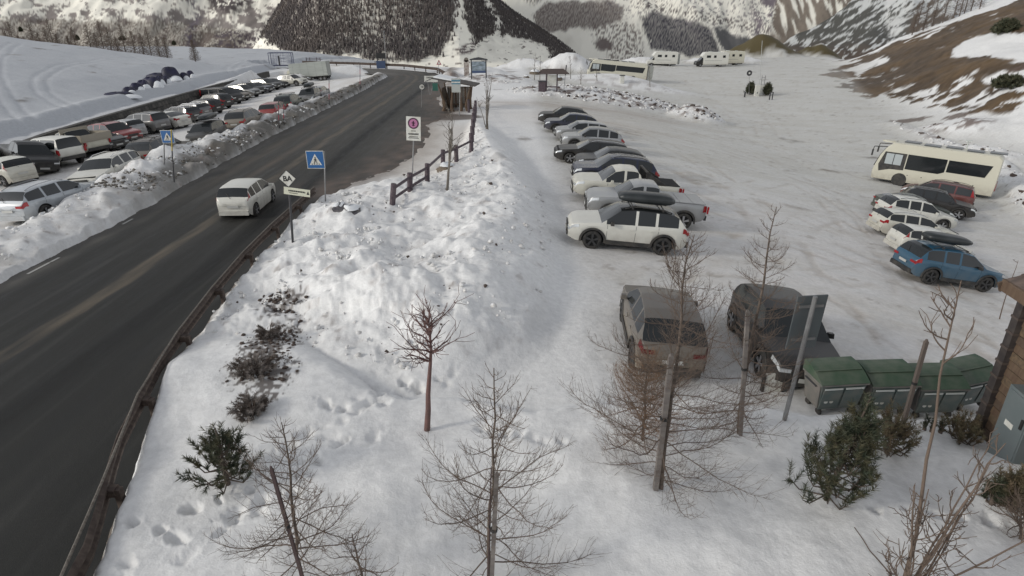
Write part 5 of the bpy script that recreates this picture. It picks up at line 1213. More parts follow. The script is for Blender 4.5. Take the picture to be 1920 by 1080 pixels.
b = at(1016,173); r_ = empty('litter_bin', b, 0, 'dark wooden litter bin left of the map kiosk', 'litter bin'); MB().box((0, 0, .55), (.80, .7, 1.3)).build('bin_body', M_FENCE, r_); MB().box((0, 0, 1.24), (.95, .85, .08)).build('lid', M_DSTEEL, r_)
b = at(1057,169); r_ = empty('snow_stake', b, 0, 'leaning stake with dark top right of the map kiosk', 'snow stake'); t = above(b, 1062, 122)-b; MB().tube((0, 0, -.3), t*.6, .03, n=6).build('pole', M_STEEL, r_); MB().tube(t*.6, t, .07, n=6).build('dark_top', M_DSTEEL, r_)
b = at(1166,155); r_ = empty('bollard_light', b, 0, 'small white box on the snow mound before the cream coach', 'box'); MB().box((0, 0, .45), (.55, .5, 1.1)).build('box_body', M_SWHITE, r_); MB().box((0, 0, 1.04), (.75, .7, .10)).build('lid', M_DSTEEL, r_)
# ---- flagpole group
b = at(1422,181); g_ = 'things round the flagpole'
r_ = empty('flagpole', b+Vector((.2, .3, 0)), 0, 'tall bare flagpole rising behind the pale cabinets', 'flagpole', g_); t = above(b, 1428, 78)-b; MB().tube((0, 0, -.3), t, .06, .035, n=8).build('pole', mat('pale_metal', (.42, .43, .42), .5), r_); MB().tube(t, t+Vector((0, 0, .12)), .07, n=8).build('finial', M_STEEL, r_)
r_ = empty('utility_cabinet', at(1418,180), 0, 'taller pale utility cabinet at the foot of the flagpole', 'cabinet', g_); MB().box((0, 0, .75), (.62, .5, 1.7)).build('cabinet_body', M_SWHITE, r_); MB().box((0, -.26, .5), (.14, .03, .2)).build('dark_vent', M_SBLACK, r_)
r_ = empty('utility_cabinet', at(1427,178), 0, 'wider pale cabinet carrying a small steel ladder frame', 'cabinet', g_); MB().box((0, 0, .85), (.78, .5, 1.2)).build('cabinet_body', M_SWHITE, r_)
mb = MB()
for x in (-.25, .25): mb.tube((x, 0, 1.4), (x, 0, 2.9), .03, n=6)
for z in (1.6, 2.1, 2.6): mb.tube((-.25, 0, z), (.25, 0, z), .025, n=6)
mb.build('ladder_frame', M_DSTEEL, r_)
b = at(1405,178); r_ = empty('round_sign', b, 0, 'dark round sign on a thin pole left of the flagpole', 'road sign', g_); c = above(b, 1405, 137)-b; pole_on(r_, b, b+c, .03); MB().tube(c+Vector((0, -.06, 0)), c+Vector((0, -.03, 0)), .42, n=20).build('disc', M_DSTEEL, r_); MB().tube(c+Vector((0, -.075, 0)), c+Vector((0, -.06, 0)), .14, n=12).build('emblem', M_SWHITE, r_)
r_ = empty('short_post', at(1396,182), 0, 'short dark post left of the small conifers by the flagpole', 'post', g_); MB().box((0, 0, .3), (.18, .18, .95)).build('shaft', M_DSTEEL, r_); MB().box((0, 0, .8), (.22, .22, .05)).build('cap', M_STEEL, r_)
r_ = empty('sledge_rack', at(1445,187), 0, 'low dark two-legged rack right of the small conifers', 'rack', g_)
for x in (-.2, .2): MB().box((x, 0, .5), (.12, .12, 1.15)).build('leg', M_DSTEEL, r_)
MB().box((0, 0, 1.08), (.6, .14, .07)).build('crossbar', M_DSTEEL, r_)
# ---- things on the snow hill left
def cage():
    b = at(529,124); root = empty('ball_cage', b, .10, 'framed net cage standing on the snow hill above the wall', 'cage'); W, D, Hh = 4.0, 1.6, 2.3
    c = [(-W/2, -D/2), (W/2, -D/2), (W/2, D/2), (-W/2, D/2)]
    mb = MB()
    for i in range(4):
        x, y = c[i]; x2, y2 = c[(i+1) % 4]; mb.tube((x, y, -.2), (x, y, Hh), .06, n=6); mb.tube((x, y, Hh), (x2, y2, Hh), .06, n=6); mb.tube((x, y, .1), (x2, y2, .1), .05, n=6)
    mb.build('frame', mat('blue_grey_frame', (.06, .07, .13), .5), root)
    MB().box((-.2, -D/2, 1.0), (.28, .08, 1.6)).build('figure_board', M_DSTEEL, root)
    nb = MB(); 
    for k in range(25): nb.tube((-W/2+k*W/24, D/2, .1), (-W/2+(k+random.uniform(-2, 2))*W/24, D/2, Hh), .014, n=3, caps=False)
    for k in range(12): nb.tube((-W/2, D/2, .2+k*.18), (W/2, D/2, .2+((k*5) % 12)*.18), .014, n=3, caps=False)
    o = nb.build('net', mat('net_cord', (.16, .17, .26), .8), root); tag(o, kind='stuff')
cage()
b = at(588,118); r_ = empty('timber_rack', b, 0, 'small dark timber rack on the snow above the box truck', 'rack')
for x in (-1.4, -.7, .7, 1.4): MB().box((x, 0, .45), (.10, .10, 1.2)).build('post', M_FENCE, r_)
for z in (.35, .6, .85): MB().box((0, 0, z), (3.0 if z > .5 else 2.8, .06, .07)).build('slat', M_FENCE, r_)
b = at(415,77); r_ = empty('lamp_post', b, 0, 'tall thin mast on the ridge of the snow hill', 'mast'); MB().tube((0, 0, -.5), (0, 0, 9.5), .11, .07, n=8).build('mast', M_DSTEEL, r_); MB().box((0, 0, 9.5), (.5, .3, .15)).build('mast_head', M_DSTEEL, r_)
# row of snow-covered dark blue tarpaulins
def tarps():
    bl = mat('dark_blue_tarpaulin', (.018, .018, .055), .55, noise=(1.5, (.03, .03, .045)))
    spec = [(222,182,3.2,.5,1.2,'low flat end of the blue tarpaulin row, nearest the camera'),(243,176,1.5,.7,1.0,'second blue tarpaulin bundle from the near end of the row'),(257,172,1.4,.9,1.0,'third blue tarpaulin bundle, half under snow'),(270,168,1.4,1.0,1.1,'fourth blue tarpaulin bundle from the near end'),(285,163,2.3,1.1,1.2,'widest low blue tarpaulin bundle midway along the row'),(300,158,1.1,.9,1.0,'narrow blue tarpaulin bundle past the widest one'),(312,156,1.0,.8,.9,'small blue tarpaulin bundle before the tall mound'),(320,149,2.3,1.5,1.5,'tallest black and blue tarpaulin mound of the row'),(346,150,1.3,.9,.9,'blue tarpaulin bundle right of the tall mound'),(358,146,1.1,.9,.9,'last small dark bundle right of the tall mound'),(296,146,2.6,.6,1.2,'flat dark tarpaulin left of the tall mound')]
    for i, (px, py, w, h, d, lb) in enumerate(spec):
        b = at(px, py); r = random.Random(i); root = empty('covered_bundle', b, r.uniform(-.3, .3), lb, 'tarpaulin bundle', 'blue tarpaulin bundles lying on the snow hill')
        vs = []; n = 16; m = 6
        for j in range(m+1):
            e = j/m*math.pi/2
            for k in range(n):
                a = 2*math.pi*k/n; q = 1+.14*math.sin(3*a+i)+.08*math.sin(5*a+j); vs.append((w/2*math.cos(a)*math.cos(e)**.6*q, d*.7*math.sin(a)*math.cos(e)**.6*q, -.15+(h+.15)*math.sin(e)**.8*(1+.08*math.sin(4*a+i))))
        fs = [(j*n+k, j*n+(k+1) % n, (j+1)*n+(k+1) % n, (j+1)*n+k) for j in range(m) for k in range(n)]
        MB().add(vs, fs).build('cover', bl, root, smooth=True)
        vs = []
        for j in range(m+1):
            e = j/m*math.pi/2
            for k in range(n):
                a = 2*math.pi*k/n; q = .78+.06*math.sin(2*a+i*2); vs.append((w*.34+w*.50*math.cos(a)*math.cos(e)*q, -d*.18+d*.62*math.sin(a)*math.cos(e)*q, -.1+h*(.78 if h < 1.5 else .42)*math.sin(e)))
        MB().add(vs, fs).build('snow_cap', M_SNOWCAP, root, smooth=True)
tarps()
# far dark hoarding and small far signs by the bend
b = at(716,131); r_ = empty('billboard', b, 0, 'dark hoarding above a lower panel at the far road bend', 'billboard'); MB().box((0, 0, 2.4), (1.7, .12, .95)).build('upper_panel', M_SBLACK, r_); MB().box((-.1, 0, .9), (1.6, .12, 1.3)).build('lower_panel', mat('band_navy', (.05, .08, .16), .5), r_)
for x in (-.7, .7): MB().box((x, .1, 1.2), (.12, .12, 3.0)).build('leg', M_DSTEEL, r_)
b = at(718,130); r_ = empty('lamp_post', b+Vector((.4, 1.5, 0)), 0, 'thin pale pole behind the dark hoarding at the bend', 'pole'); MB().tube((0, 0, 0), (0, 0, 6.5), .07, n=6).build('mast', M_STEEL, r_); MB().box((0, 0, 6.5), (.3, .2, .1)).build('lamp_head', M_STEEL, r_)
# ---- tall sign seen from behind
b = at(1470,787); t = above(b, 1529, 556, b.y-.1); r_ = empty('tall_sign', b, 0, 'tall sign seen from behind, dark panel on a leaning steel pole', 'sign'); pole_on(r_, b, t, .045, M_STEEL)
c = above(b, 1512, 604, b.y+.12)-b; u = (t-b).normalized(); x_ = Vector((1, .15, 0)); x_ = (x_-u*x_.dot(u)).normalized(); y_ = u.cross(x_); Mx = Matrix((x_, y_, u)).transposed()
MB().box(c, (.62, .03, 1.15), Mx).build('sign_panel', mat('panel_back', (.085, .10, .105), .5, noise=(2, (.11, .12, .125))), r_)
for z in (-.36, .36): MB().box(c+u*z-y_*.03, (.5, .03, .05), Mx).build('clamp_bar', M_STEEL, r_)
b = at(1447,733); r_ = empty('folding_sign', b, .1, 'small white board standing in snow below the black SUV', 'board'); MB().box((0, 0, .22), (.44, .04, .55)).build('white_board', M_SWHITE, r_)
for x in (-.26, .26): MB().box((x, 0, .18), (.06, .08, .60)).build('side_post', M_SBLACK, r_)
# ---- waste containers
def bin_(W=1.16):
    root = empty('waste_container'); gr = mat('bin_green', (.11, .145, .14), .6, noise=(3, (.17, .18, .165))); side = mat('bin_side', (.15, .15, .14), .65, noise=(3, (.22, .20, .18)))
    d = .80; h = 1.02; lo = .20
    MB().add([(-W/2+.10, -d/2+.10, lo), (W/2-.10, -d/2+.10, lo), (W/2-.10, d/2-.10, lo), (-W/2+.10, d/2-.10, lo), (-W/2, -d/2, h), (W/2, -d/2, h), (W/2, d/2, h), (-W/2, d/2, h)], [(3,2,1,0),(0,1,5,4),(1,2,6,5),(2,3,7,6),(3,0,4,7)]).build('body', gr, root)
    for s in (-1, 1): MB().prism([(s*(W/2-.085), -d/2+.12, lo+.03), (s*(W/2-.085), d/2-.12, lo+.03), (s*(W/2+.012), d/2-.03, h-.03), (s*(W/2+.012), -d/2+.03, h-.03)], (s*.02, 0, 0)).build('side_panel', side, root)
    for k in (-1, 1): MB().prism([(k*W*.235-W*.20, -d/2+.085, lo+.09), (k*W*.235+W*.20, -d/2+.085, lo+.09), (k*W*.235+W*.21, -d/2-.005, h-.16), (k*W*.235-W*.21, -d/2-.005, h-.16)], (0, -.022, 0)).build('front_panel', gr, root)
    for k in (-1, 1): MB().box((k*W*.235, -d/2-.025, h-.11), (W*.40, .02, .05)).build('reflective_strip', mat('pale_strip', (.55, .58, .56), .4), root)
    for k in (0, 1): MB().tube((-W*.32+k*.14, -d/2+.05, .48), (-W*.32+k*.14, -d/2+.03, .48), .05, n=14).build('round_sticker', M_SWHITE, root)
    for k in range(5): MB().box((0, -d/2+.105-(.1*k/5)-.006, lo+.06+k*.15), (W-.2, .018, .018)).build('front_rib', gr, root)
    MB().box((0, 0, h+.01), (W+.08, d+.08, .05)).build('rim', side, root)
    n = 8; vs = []
    for j in range(n+1):
        a = j/n; y = -d/2-.05+(d+.10)*a; z = h+.05+.27*math.sin(min(a*1.25, 1)*math.pi/2)
        vs += [(-W/2-.04, y, z), (W/2+.04, y, z)]
    fs = [(2*j, 2*j+1, 2*j+3, 2*j+2) for j in range(n)]
    s0 = len(vs); vs += [(-W/2-.04, -d/2-.05, h+.04), (W/2+.04, -d/2-.05, h+.04), (W/2+.04, d/2+.05, h+.04), (-W/2-.04, d/2+.05, h+.04)]
    fs += [(s0, s0+1, 1, 0), tuple([s0+3]+[s0]+[2*j for j in range(n+1)]), tuple([s0+1, s0+2]+[2*j+1 for j in range(n, -1, -1)]), (s0+2, s0+3, 2*n, 2*n+1)]
    MB().add(vs, fs).build('lid', mat('lid_green', (.045, .085, .05), .65, noise=(2.5, (.10, .125, .09))), root)
    MB().box((0, -.08, h+.262), (W+.02, .05, .035), Matrix.Rotation(.35, 3, 'X')).build('lid_fold', mat('lid_green', (.03, .115, .05), .5), root)
    for x in (-1, 1):
        for y in (-1, 1): MB().tube((x*(W/2-.16)-.03, y*(d/2-.16), .10), (x*(W/2-.16)+.03, y*(d/2-.16), .10), .10, n=14).box((x*(W/2-.16), y*(d/2-.16), .19), (.09, .09, .08)).build('castor', M_BLACK, root)
        MB().tube((x*(W/2+.06), -.25, h-.10), (x*(W/2+.06), .25, h-.10), .02, n=6).build('handle', M_DSTEEL, root)
    return root
labs = ['green waste container nearest the black SUV, behind the upright pine', 'green waste container second from the black SUV, darker lid', 'green waste container third along, behind the slanting stake', 'green waste container standing askew against the wooden hut']
b0 = bin_(); gs = [((1568,784), .10), ((1664,786), .05), ((1754,791), .03), ((1820,774), .30)]
for i, ((px, py), rz) in enumerate(gs):
    o = b0 if i == 0 else dup(b0); q = at_base(px, py); o.location = (q.x, q.y+.40, float(base(q.x, q.y+.4))+.02); o.rotation_euler = (0, 0, rz); o.scale = (.92, .9, .84); tag(o, labs[i], 'waste container', 'waste containers in a row beside the hut')
# ---- wooden hut
def hut():
    B0 = at(1836,816); B1 = at(1915,864); dq = (B1-B0); ang = math.atan2(dq.x, -dq.y); z0 = B0.z-.12; c = B0
    root = empty('wooden_hut', (c.x, c.y, z0), 0, 'weathered wooden plank hut with shingled roof cut by the right edge', 'hut')
    TT = above(B0, 1880, 548, B0.y); Hh = TT.z-z0; Lh = 4.2
    dx = .42; 
    def P(s, z, o=0.0): return Vector((s*dx/1.0*.0+o, -s, z))
    root.rotation_euler = (0, 0, ang)
    MB().box((1.6, -Lh/2, Hh/2), (3.0, Lh-.06, Hh)).build('wall_core', M_UNDER, root)
    n = 19; hb = Hh/n; r = random.Random(4)
    woods = [M_WOOD1, mat('weathered_wood_warm', (.145, .10, .06), .8, noise=((3, 14, 14), (.085, .06, .04)), bump=(.4, .01)), mat('weathered_wood_dark', (.095, .068, .048), .8, noise=((3, 14, 14), (.08, .05, .035)), bump=(.4, .01))]
    for i in range(n):
        cuts = sorted([0, Lh]+[r.uniform(.8, Lh-.6) for _ in range(2)])
        for s0, s1 in zip(cuts[:-1], cuts[1:]):
            if s1-s0 < .15: continue
            MB().box((.055+r.uniform(-.008, .008), -(s0+s1)/2, (i+.5)*hb), (.07, s1-s0-.012, hb-.018), Matrix.Rotation(.10, 3, 'Y')).build('plank', r.choice(woods), root)
    for i in range(n): MB().box((1.6, .02, (i+.5)*hb), (3.0, .05, hb-.02)).build('plank', r.choice(woods), root)
    mb = MB().box((.02, .06, Hh/2-.05), (.22, .20, Hh+.1)); mb.build('corner_post', mat('corner_post_dark', (.03, .024, .024), .7, noise=(6, (.06, .05, .045))), root)
    for k in range(9): MB().box((.02, .06, .25+k*.33), (.25, .23, .05)).build('corner_band', mat('corner_band', (.075, .058, .05), .6), root)
    # roof rising to the right over the side wall
    e = -.26; th = math.radians(24); up = Vector((math.cos(th), 0, math.sin(th)))
    o0 = Vector((e, .38, Hh+.02))
    MB().add([o0, o0+Vector((0, -Lh-1.0, 0)), o0+up*2.6+Vector((0, -Lh-1.0, 0)), o0+up*2.6]+[q+Vector((0, 0, -.12)) for q in (o0, o0+Vector((0, -Lh-1.0, 0)), o0+up*2.6+Vector((0, -Lh-1.0, 0)), o0+up*2.6)], [(0,1,2,3),(7,6,5,4),(0,4,5,1),(1,5,6,2),(2,6,7,3),(3,7,4,0)]).build('roof_deck', M_UNDER, root)
    MB().box((e-.03, .38-(Lh+1)/2, Hh-.02), (.05, Lh+1.06, .24)).build('fascia_board', woods[0], root)
    MB().box((e+.6, .41, Hh+.22), (1.5, .05, .2), Matrix.Rotation(-th, 3, 'Y')).build('barge_board', woods[2], root)
    nr = Vector((-math.sin(th), 0, math.cos(th))); sh = [mat('roof_shingle', (.16, .12, .10), .85, noise=(5, (.09, .07, .06))), mat('roof_shingle_pale', (.22, .175, .145), .85, noise=(5, (.13, .10, .08)))]
    for rr in range(7):
        y = .42
        while y > -Lh-.4:
            w = r.uniform(.24, .36); ctr = Vector((e, y-w/2, Hh+.02))+up*(.17+rr*.33)+nr*(.035+.01*(r.random()))
            MB().box(ctr, (.40, w-.012, .035), Matrix.Rotation(-th+.09, 3, 'Y')).build('shingle', r.choice(sh), root); y -= w
    # steel cabinet on the wall
    g = MB().box((-.16, -1.12, .93), (.34, .72, 1.86)).build('steel_cabinet', mat('cabinet_grey', (.13, .155, .16), .5, noise=(2, (.16, .18, .185))), root)
    MB().box((-.337, -1.12, .93), (.014, .64, 1.74)).build('cabinet_door', mat('cabinet_grey', (.16, .19, .20), .5), g); MB().box((-.35, -1.08, 1.15), (.012, .22, .11)).build('label_plate', M_SWHITE, g); MB().box((-.36, -1.38, 1.35), (.03, .05, .2)).build('lock_handle', M_SBLACK, g)
hut()
# ================================================================== PLANTS
M_BARK = mat('larch_bark', (.135, .105, .085), .9, noise=((8, 8, 20), (.07, .055, .045))); M_TWIG = mat('larch_twig', (.135, .10, .078), .9); M_TWIGR = mat('russet_twig', (.22, .14, .09), .9); M_REDB = mat('rowan_bark', (.16, .085, .075), .8, noise=(6, (.10, .06, .055)))
M_NEED = mat('pine_needle', (.042, .056, .034), .7, noise=(5, (.095, .085, .045))); M_NEED2 = mat('pine_needle_brown', (.085, .08, .045), .75, noise=(5, (.14, .10, .06))); M_STAKE = mat('stake_wood', (.20, .18, .165), .85, noise=((3, 3, 9), (.12, .105, .10)))
def curve_segs(P, R, out):
    for i in range(len(P)-1): out.append((*P[i], R[i], *P[i+1], R[i+1]))
def larch(bp, tp, spread, label, seed, n=46, lo=.05, r0=.05, twigs=1.0, m=None, up=.55, dens=1.0, cat='larch tree', grp='bare young larches in the snow garden', b=None, T=None, clear=0):
    r = np.random.default_rng(seed); b = b or at(*bp); T = T or (above(b, *tp)-b); root = empty('larch_tree', b, 0, label, cat, grp); Ht = T.length
    Tn = np.array(T); k = 10; tr = []; off = r.normal(0, .012*Ht, (k+1, 3)); off[:, 2] = 0; off[0] = 0; off = np.cumsum(off*.5, 0); off -= off[-1]*np.linspace(0, 1, k+1)[:, None]
    C = np.linspace(0, 1, k+1)[:, None]*Tn[None]+off; C[0, 2] -= .25
    R = r0*(1-np.linspace(0, 1, k+1))**.9+.006; seg = []; curve_segs(C, R, seg); V, F = tubes(seg, 9); np_mesh('trunk', V, F, M_BARK if m in (None, 'r') else m, root, smooth=True)
    S = []
    def pt(f): i = min(int(f*k), k-1); w = f*k-i; return C[i]*(1-w)+C[i+1]*w
    az = r.random()*6
    for i in range(n):
        f = lo+(1-lo)*((i+.5)/n)**.92*.985; az += 2.4+r.normal(0, .35); L = spread*(1-f)**.75*(1+.34*float(np.clip(r.normal(), -2, 1.1)))*(.55 if f < lo+.06 else 1)+.10
        if L < .08: continue
        h = np.array([math.cos(az), math.sin(az), 0]); el = -.12+.6*f+r.normal(0, .22); p = pt(f); ns = 8; P = [p]; d = h*math.cos(el)+np.array([0, 0, math.sin(el)])
        for j in range(ns):
            t = (j+1)/ns; d = d+np.array([0, 0, up*(t-.25)*.34])+r.normal(0, .13, 3); d /= np.linalg.norm(d); P.append(P[-1]+d*L/ns)
        rb = .003+.0065*(L/spread)*(1-f*.4); RR_ = rb*(1-np.linspace(0, 1, ns+1))**.7+.0022; curve_segs(P, RR_, S)
        nt_ = int(L/.085*twigs)
        for q in range(nt_):
            t = .12+.85*(q+r.random())/nt_; i0 = min(int(t*ns), ns-1); w = t*ns-i0; p = P[i0]*(1-w)+P[i0+1]*w; ax = P[i0+1]-P[i0]; ax /= np.linalg.norm(ax)
            sd = np.cross(ax, [0, 0, 1.])*(1 if q % 2 else -1); dd = ax*.75+sd*(.75+.2*r.normal())+np.array([0, 0, .25+.25*r.normal()]); dd /= np.linalg.norm(dd); l = L*(.12+.34*(1-t))*(.6+.7*r.random())+.05
            Q = [p]; m_ = 4
            for j in range(m_): dd = dd+np.array([0, 0, .13])+r.normal(0, .12, 3); dd /= np.linalg.norm(dd); Q.append(Q[-1]+dd*l/m_)
            curve_segs(Q, [.0028, .0025, .0022, .0020, .0016], S)
            if l > .16:
                for j in range(int(2*dens)+1):
                    w = r.random(); i1 = int(w*3.99); p = Q[i1]; e = dd+r.normal(0, .6, 3); e /= np.linalg.norm(e); S.append((*p, .0020, *(p+e*l*.4), .0014))
    V, F = tubes(S, 3); np_mesh('branches', V, F, M_TWIGR if m == 'r' else M_TWIG, root); return root
larch((1240,916), (1302,440), 1.75, 'tall larch in front of the dusty grey hatchback, stake tied beside it', 1, n=78, r0=.04, twigs=1.35)
larch((1388,813), (1456,388), 1.05, 'tall larch in front of the near black SUV', 2, n=66, r0=.04, up=.8, twigs=1.4)
larch((568,1090), (528,792), 1.15, 'larch at the bottom left with a leaning stake crossing it', 3, n=58, r0=.025, twigs=1.15)
larch((915,1092), (926,690), 1.4, 'larch at the bottom centre beside a square stake', 4, n=58, r0=.025, up=.9, twigs=1.1)
larch((1204,826), (1215,655), .95, 'dense low russet larch bush left of the staked larch', 5, n=90, r0=.02, twigs=2.0, m='r')
larch((690,1140), (660,1000), .7, 'low larch twigs at the lower edge beside the bottom left larch', 16, n=30, r0=.02, twigs=.8)
larch((1915,1010), (1912,930), .55, 'dense twiggy larch bush cut by the right edge', 7, n=40, r0=.015, twigs=1.2)
def stake(bp, tp, label, w=.045, m=None):
    b = at(*bp); T = above(b, *tp)-b; root = empty('wooden_stake', b, 0, label, 'stake', 'stakes supporting young trees'); w = w*.68; u = T.normalized(); x_ = Vector((1, 0, 0)); x_ = (x_-u*x_.dot(u)).normalized(); M_ = Matrix((x_, u.cross(x_), u)).transposed(); L = T.length
    MB().box(u*(L/2-.15), (w*2, w*2, L+.3), M_).build('stake_shaft', m or M_STAKE, root); MB().box(u*(L+.02), (w*1.7, w*1.7, .05), M_, taper=.5).build('pointed_top', m or M_STAKE, root); MB().tube(u*(L*.55)-u.cross(x_)*0, u*(L*.55)+u*.05, w*1.6, n=10).build('tie_band', M_SBLACK, root)
stake((1229,918), (1259,668), 'pale stake leaning beside the tall larch before the grey hatchback', .06)
stake((575,1110), (509,880), 'dark leaning stake crossing the bottom left larch', .03, mat('dark_stake', (.075, .05, .05), .85))
stake((921,1110), (931,892), 'square grey stake beside the bottom centre larch', .045); stake((914,1110), (921,880), 'thin dark rod just left of the square grey stake', .012, mat('dark_stake', (.075, .05, .05), .85))
stake((1688,812), (1737,640), 'thick slanting stake in front of the waste containers', .05, mat('brown_stake', (.13, .105, .09), .85))
stake((1388,815), (1402,585), 'straight grey stake tied to the larch before the near black SUV', .05)
def bare_tree(bp, tp, label, seed, stems=1, r0=.06, clear=.55, spread=.9, n=16, m=None, cat='bare tree', grp=None, up=.7, tw=5, name='bare_tree', lean=.25):
    r = np.random.default_rng(seed); b = at(*bp); T = np.array(above(b, *tp)-b); root = empty(name, b, 0, label, cat, grp); Ht = np.linalg.norm(T); m = m or M_BARK; seg = []; S = []
    for s in range(stems):
        Ts = T*(1 if s == 0 else r.uniform(.55, .95)); base_ = np.array([0, 0, -.2])
        if s: Ts = Ts+np.array([r.normal(0, lean*Ht), r.normal(0, lean*Ht), 0]); base_ = base_+np.array([*r.normal(0, .06, 2), 0])
        k = 8; C = base_+np.linspace(0, 1, k+1)[:, None]*(Ts-base_)[None]+np.cumsum(r.normal(0, .012*Ht, (k+1, 3)), 0)*np.linspace(0, 1, k+1)[:, None]
        R = (r0*(.6 if s else 1))*(1-np.linspace(0, 1, k+1))**.8*1+.006; curve_segs(C, R, seg)
        for i in range(n):
            f = clear+(1-clear)*r.random()*.95; i0 = min(int(f*k), k-1); w = f*k-i0; p = C[i0]*(1-w)+C[i0+1]*w; a = r.random()*6.28; L = spread*(1.15-f*.7)*(.6+.6*r.random()); el = .45+.4*r.random()
            d = np.array([math.cos(a)*math.cos(el), math.sin(a)*math.cos(el), math.sin(el)]); P = [p]; ns = 6
            for j in range(ns): d = d+r.normal(0, .16, 3)+np.array([0, 0, up*.12]); d /= np.linalg.norm(d); P.append(P[-1]+d*L/ns)
            curve_segs(P, (r0*.25*(1-np.linspace(0, 1, ns+1))+.005), S)
            for q in range(tw):
                i1 = r.integers(1, ns+1); p = P[i1]; e = d+r.normal(0, .55, 3); e /= np.linalg.norm(e); l = L*.4*(.5+r.random()); mid_ = p+e*l*.5; e2 = e+r.normal(0, .3, 3)+np.array([0, 0, .2]); S.append((*p, .006, *mid_, .005)); S.append((*mid_, .005, *(mid_+e2*l*.5), .004))
    V, F = tubes(seg, 8); np_mesh('trunk', V, F, m, root, smooth=True); V, F = tubes(S, 4); np_mesh('branches', V, F, m, root); return root
bare_tree((799,806), (812,598), 'small bare tree with reddish trunk and dark crooked twigs before the snow heap', 11, r0=.06, clear=.62, spread=1.15, n=26, m=M_REDB, tw=9, up=.25)
bare_tree((838,352), (848,205), 'thin bare sapling standing by the fence', 12, stems=3, r0=.06, clear=.45, spread=1.0, n=7, lean=.05, m=M_WOODG, grp='bare saplings by the footpath')
bare_tree((912,242), (916,138), 'clump of upright whips on the ridge beyond the fence', 13, stems=7, r0=.05, clear=.5, spread=.7, n=4, m=M_WOODG, lean=.09, grp='bare saplings by the footpath')
bare_tree((1693,1100), (1852,560), 'many-stemmed shrub at the bottom right with one very long stem', 14, stems=1, r0=.024, clear=.45, spread=1.0, n=7, m=M_TWIG, cat='bare shrub')
bare_tree((1700,1105), (1885,840), 'spreading bare shrub at the bottom right, arching right', 15, stems=5, r0=.018, clear=.3, spread=.6, n=6, m=M_TWIG, cat='bare shrub', lean=.30)
bare_tree((1712,1115), (1705,925), 'low tangle of grey twigs at the lower right edge', 18, stems=7, r0=.011, clear=.2, spread=.5, n=5, m=M_TWIG, cat='bare shrub', lean=.38)
bare_tree((1875,598), (1905,485), 'thin twig rising behind the hut roof', 19, r0=.015, clear=.6, spread=.3, n=3, m=M_TWIG)
for i, (bp, tp, lb) in enumerate((((1002,150),(1004,98),'bare sapling on the snow mound, leftmost of those beyond the kiosk'),((1012,150),(1013,104),'second bare sapling beyond the map kiosk'),((1026,148),(1027,126),'short bare sapling directly behind the kiosk roof'),((1070,148),(1069,104),'bare sapling before the bluish snow pile'),((1089,158),(1089,130),'short bare sapling in front of the coach front'),((1120,152),(1117,128),'tiny bare sapling in front of the coach side'),((1219,163),(1217,122),'bare young tree before the grey ski locker'))):
    bare_tree(bp, tp, lb, 20+i, r0=.05, clear=.25, spread=.8, n=12, m=M_WOODG, grp='young bare trees on the middle snow mound', tw=4)
def pine(bp, Hh, w, label, seed, n=110, b=None, m=None, cat='pine', grp=None, needles=52, upr=.8, name='pine_bush', nl=.085, sh=.26, nw=.0035, lean=0, taper=.55):
    r = np.random.default_rng(seed); b = b or at(*bp); root = empty(name, b, 0, label, cat, grp); S = []; T = []; az = 0
    C = np.linspace(0, 1, 7)[:, None]*np.array([lean, 0, Hh*.95])[None]; C[0, 2] = -.2; curve_segs(C, .035*(1-np.linspace(0, 1, 7))+.012, S); Vs, Fs = tubes(S, 7); np_mesh('trunk', Vs, Fs, M_BARK, root, smooth=True); S = []
    for i in range(n):
        f = .04+.94*((i+.5)/n); az += 2.4+r.normal(0, .3); rad = w*(1-f)**taper*(.45+.6*r.random()); z = Hh*f*.9
        h = np.array([math.cos(az), math.sin(az), 0]); p0 = np.array([lean*f, 0, z*.75]); p1 = p0+h*rad*.7+np.array([0, 0, -.02+.05*r.normal()]); p2 = p0+h*rad+np.array([0, 0, .12+.10*r.random()])
        S.append((*p0, .014, *p1, .011)); S.append((*p1, .011, *p2, .008)); d = h*(1-upr)+np.array([0, 0, upr])+r.normal(0, .15, 3); d /= np.linalg.norm(d); l = sh*(.6+.7*r.random())
        T.append((p2, d, l)); 
        for q in range(2):
            dq = d+r.normal(0, .35, 3); dq /= np.linalg.norm(dq); T.append((p1+(p2-p1)*r.random(), dq, l*.7))
    Vb, Fb = tubes(S, 5); np_mesh('branches', Vb, Fb, M_BARK, root)
    m_ = len(T); P = np.array([t[0] for t in T]); D = np.array([t[1] for t in T]); L = np.array([t[2] for t in T]); N = needles
    t = r.random((m_, N)); ctr = P[:, None]+D[:, None]*(t*L[:, None])[..., None]; q = r.normal(0, 1, (m_, N, 3)); q -= (q*D[:, None]).sum(-1, keepdims=True)*D[:, None]; q /= np.linalg.norm(q, axis=-1, keepdims=True); dr_ = q*.8+D[:, None]*.75; dr_ /= np.linalg.norm(dr_, axis=-1, keepdims=True)
    sw = np.cross(dr_, r.normal(0, 1, (m_, N, 3))); sw /= np.linalg.norm(sw, axis=-1, keepdims=True); ln = nl*(.7+.6*r.random((m_, N)))[..., None]
    V = np.stack([ctr-sw*nw, ctr+sw*nw, ctr+dr_*ln], 2).reshape(-1, 3); F = np.arange(len(V)).reshape(-1, 3); np_mesh('needles', V, F, m or M_NEED, root); return root
GP = 'low pines planted in the snow garden'
pine((428,908), 1.25, .62, 'dark mountain pine at the left beside the rail, snow under its branches', 31, n=46, grp=GP, nw=.006, upr=.6, nl=.10)
pine((1547,936), 2.15, .80, 'tallest upright pine in front of the waste containers', 32, n=70, grp=GP, nw=.006, nl=.12, upr=.9, sh=.40, lean=.30, needles=62, taper=.85)
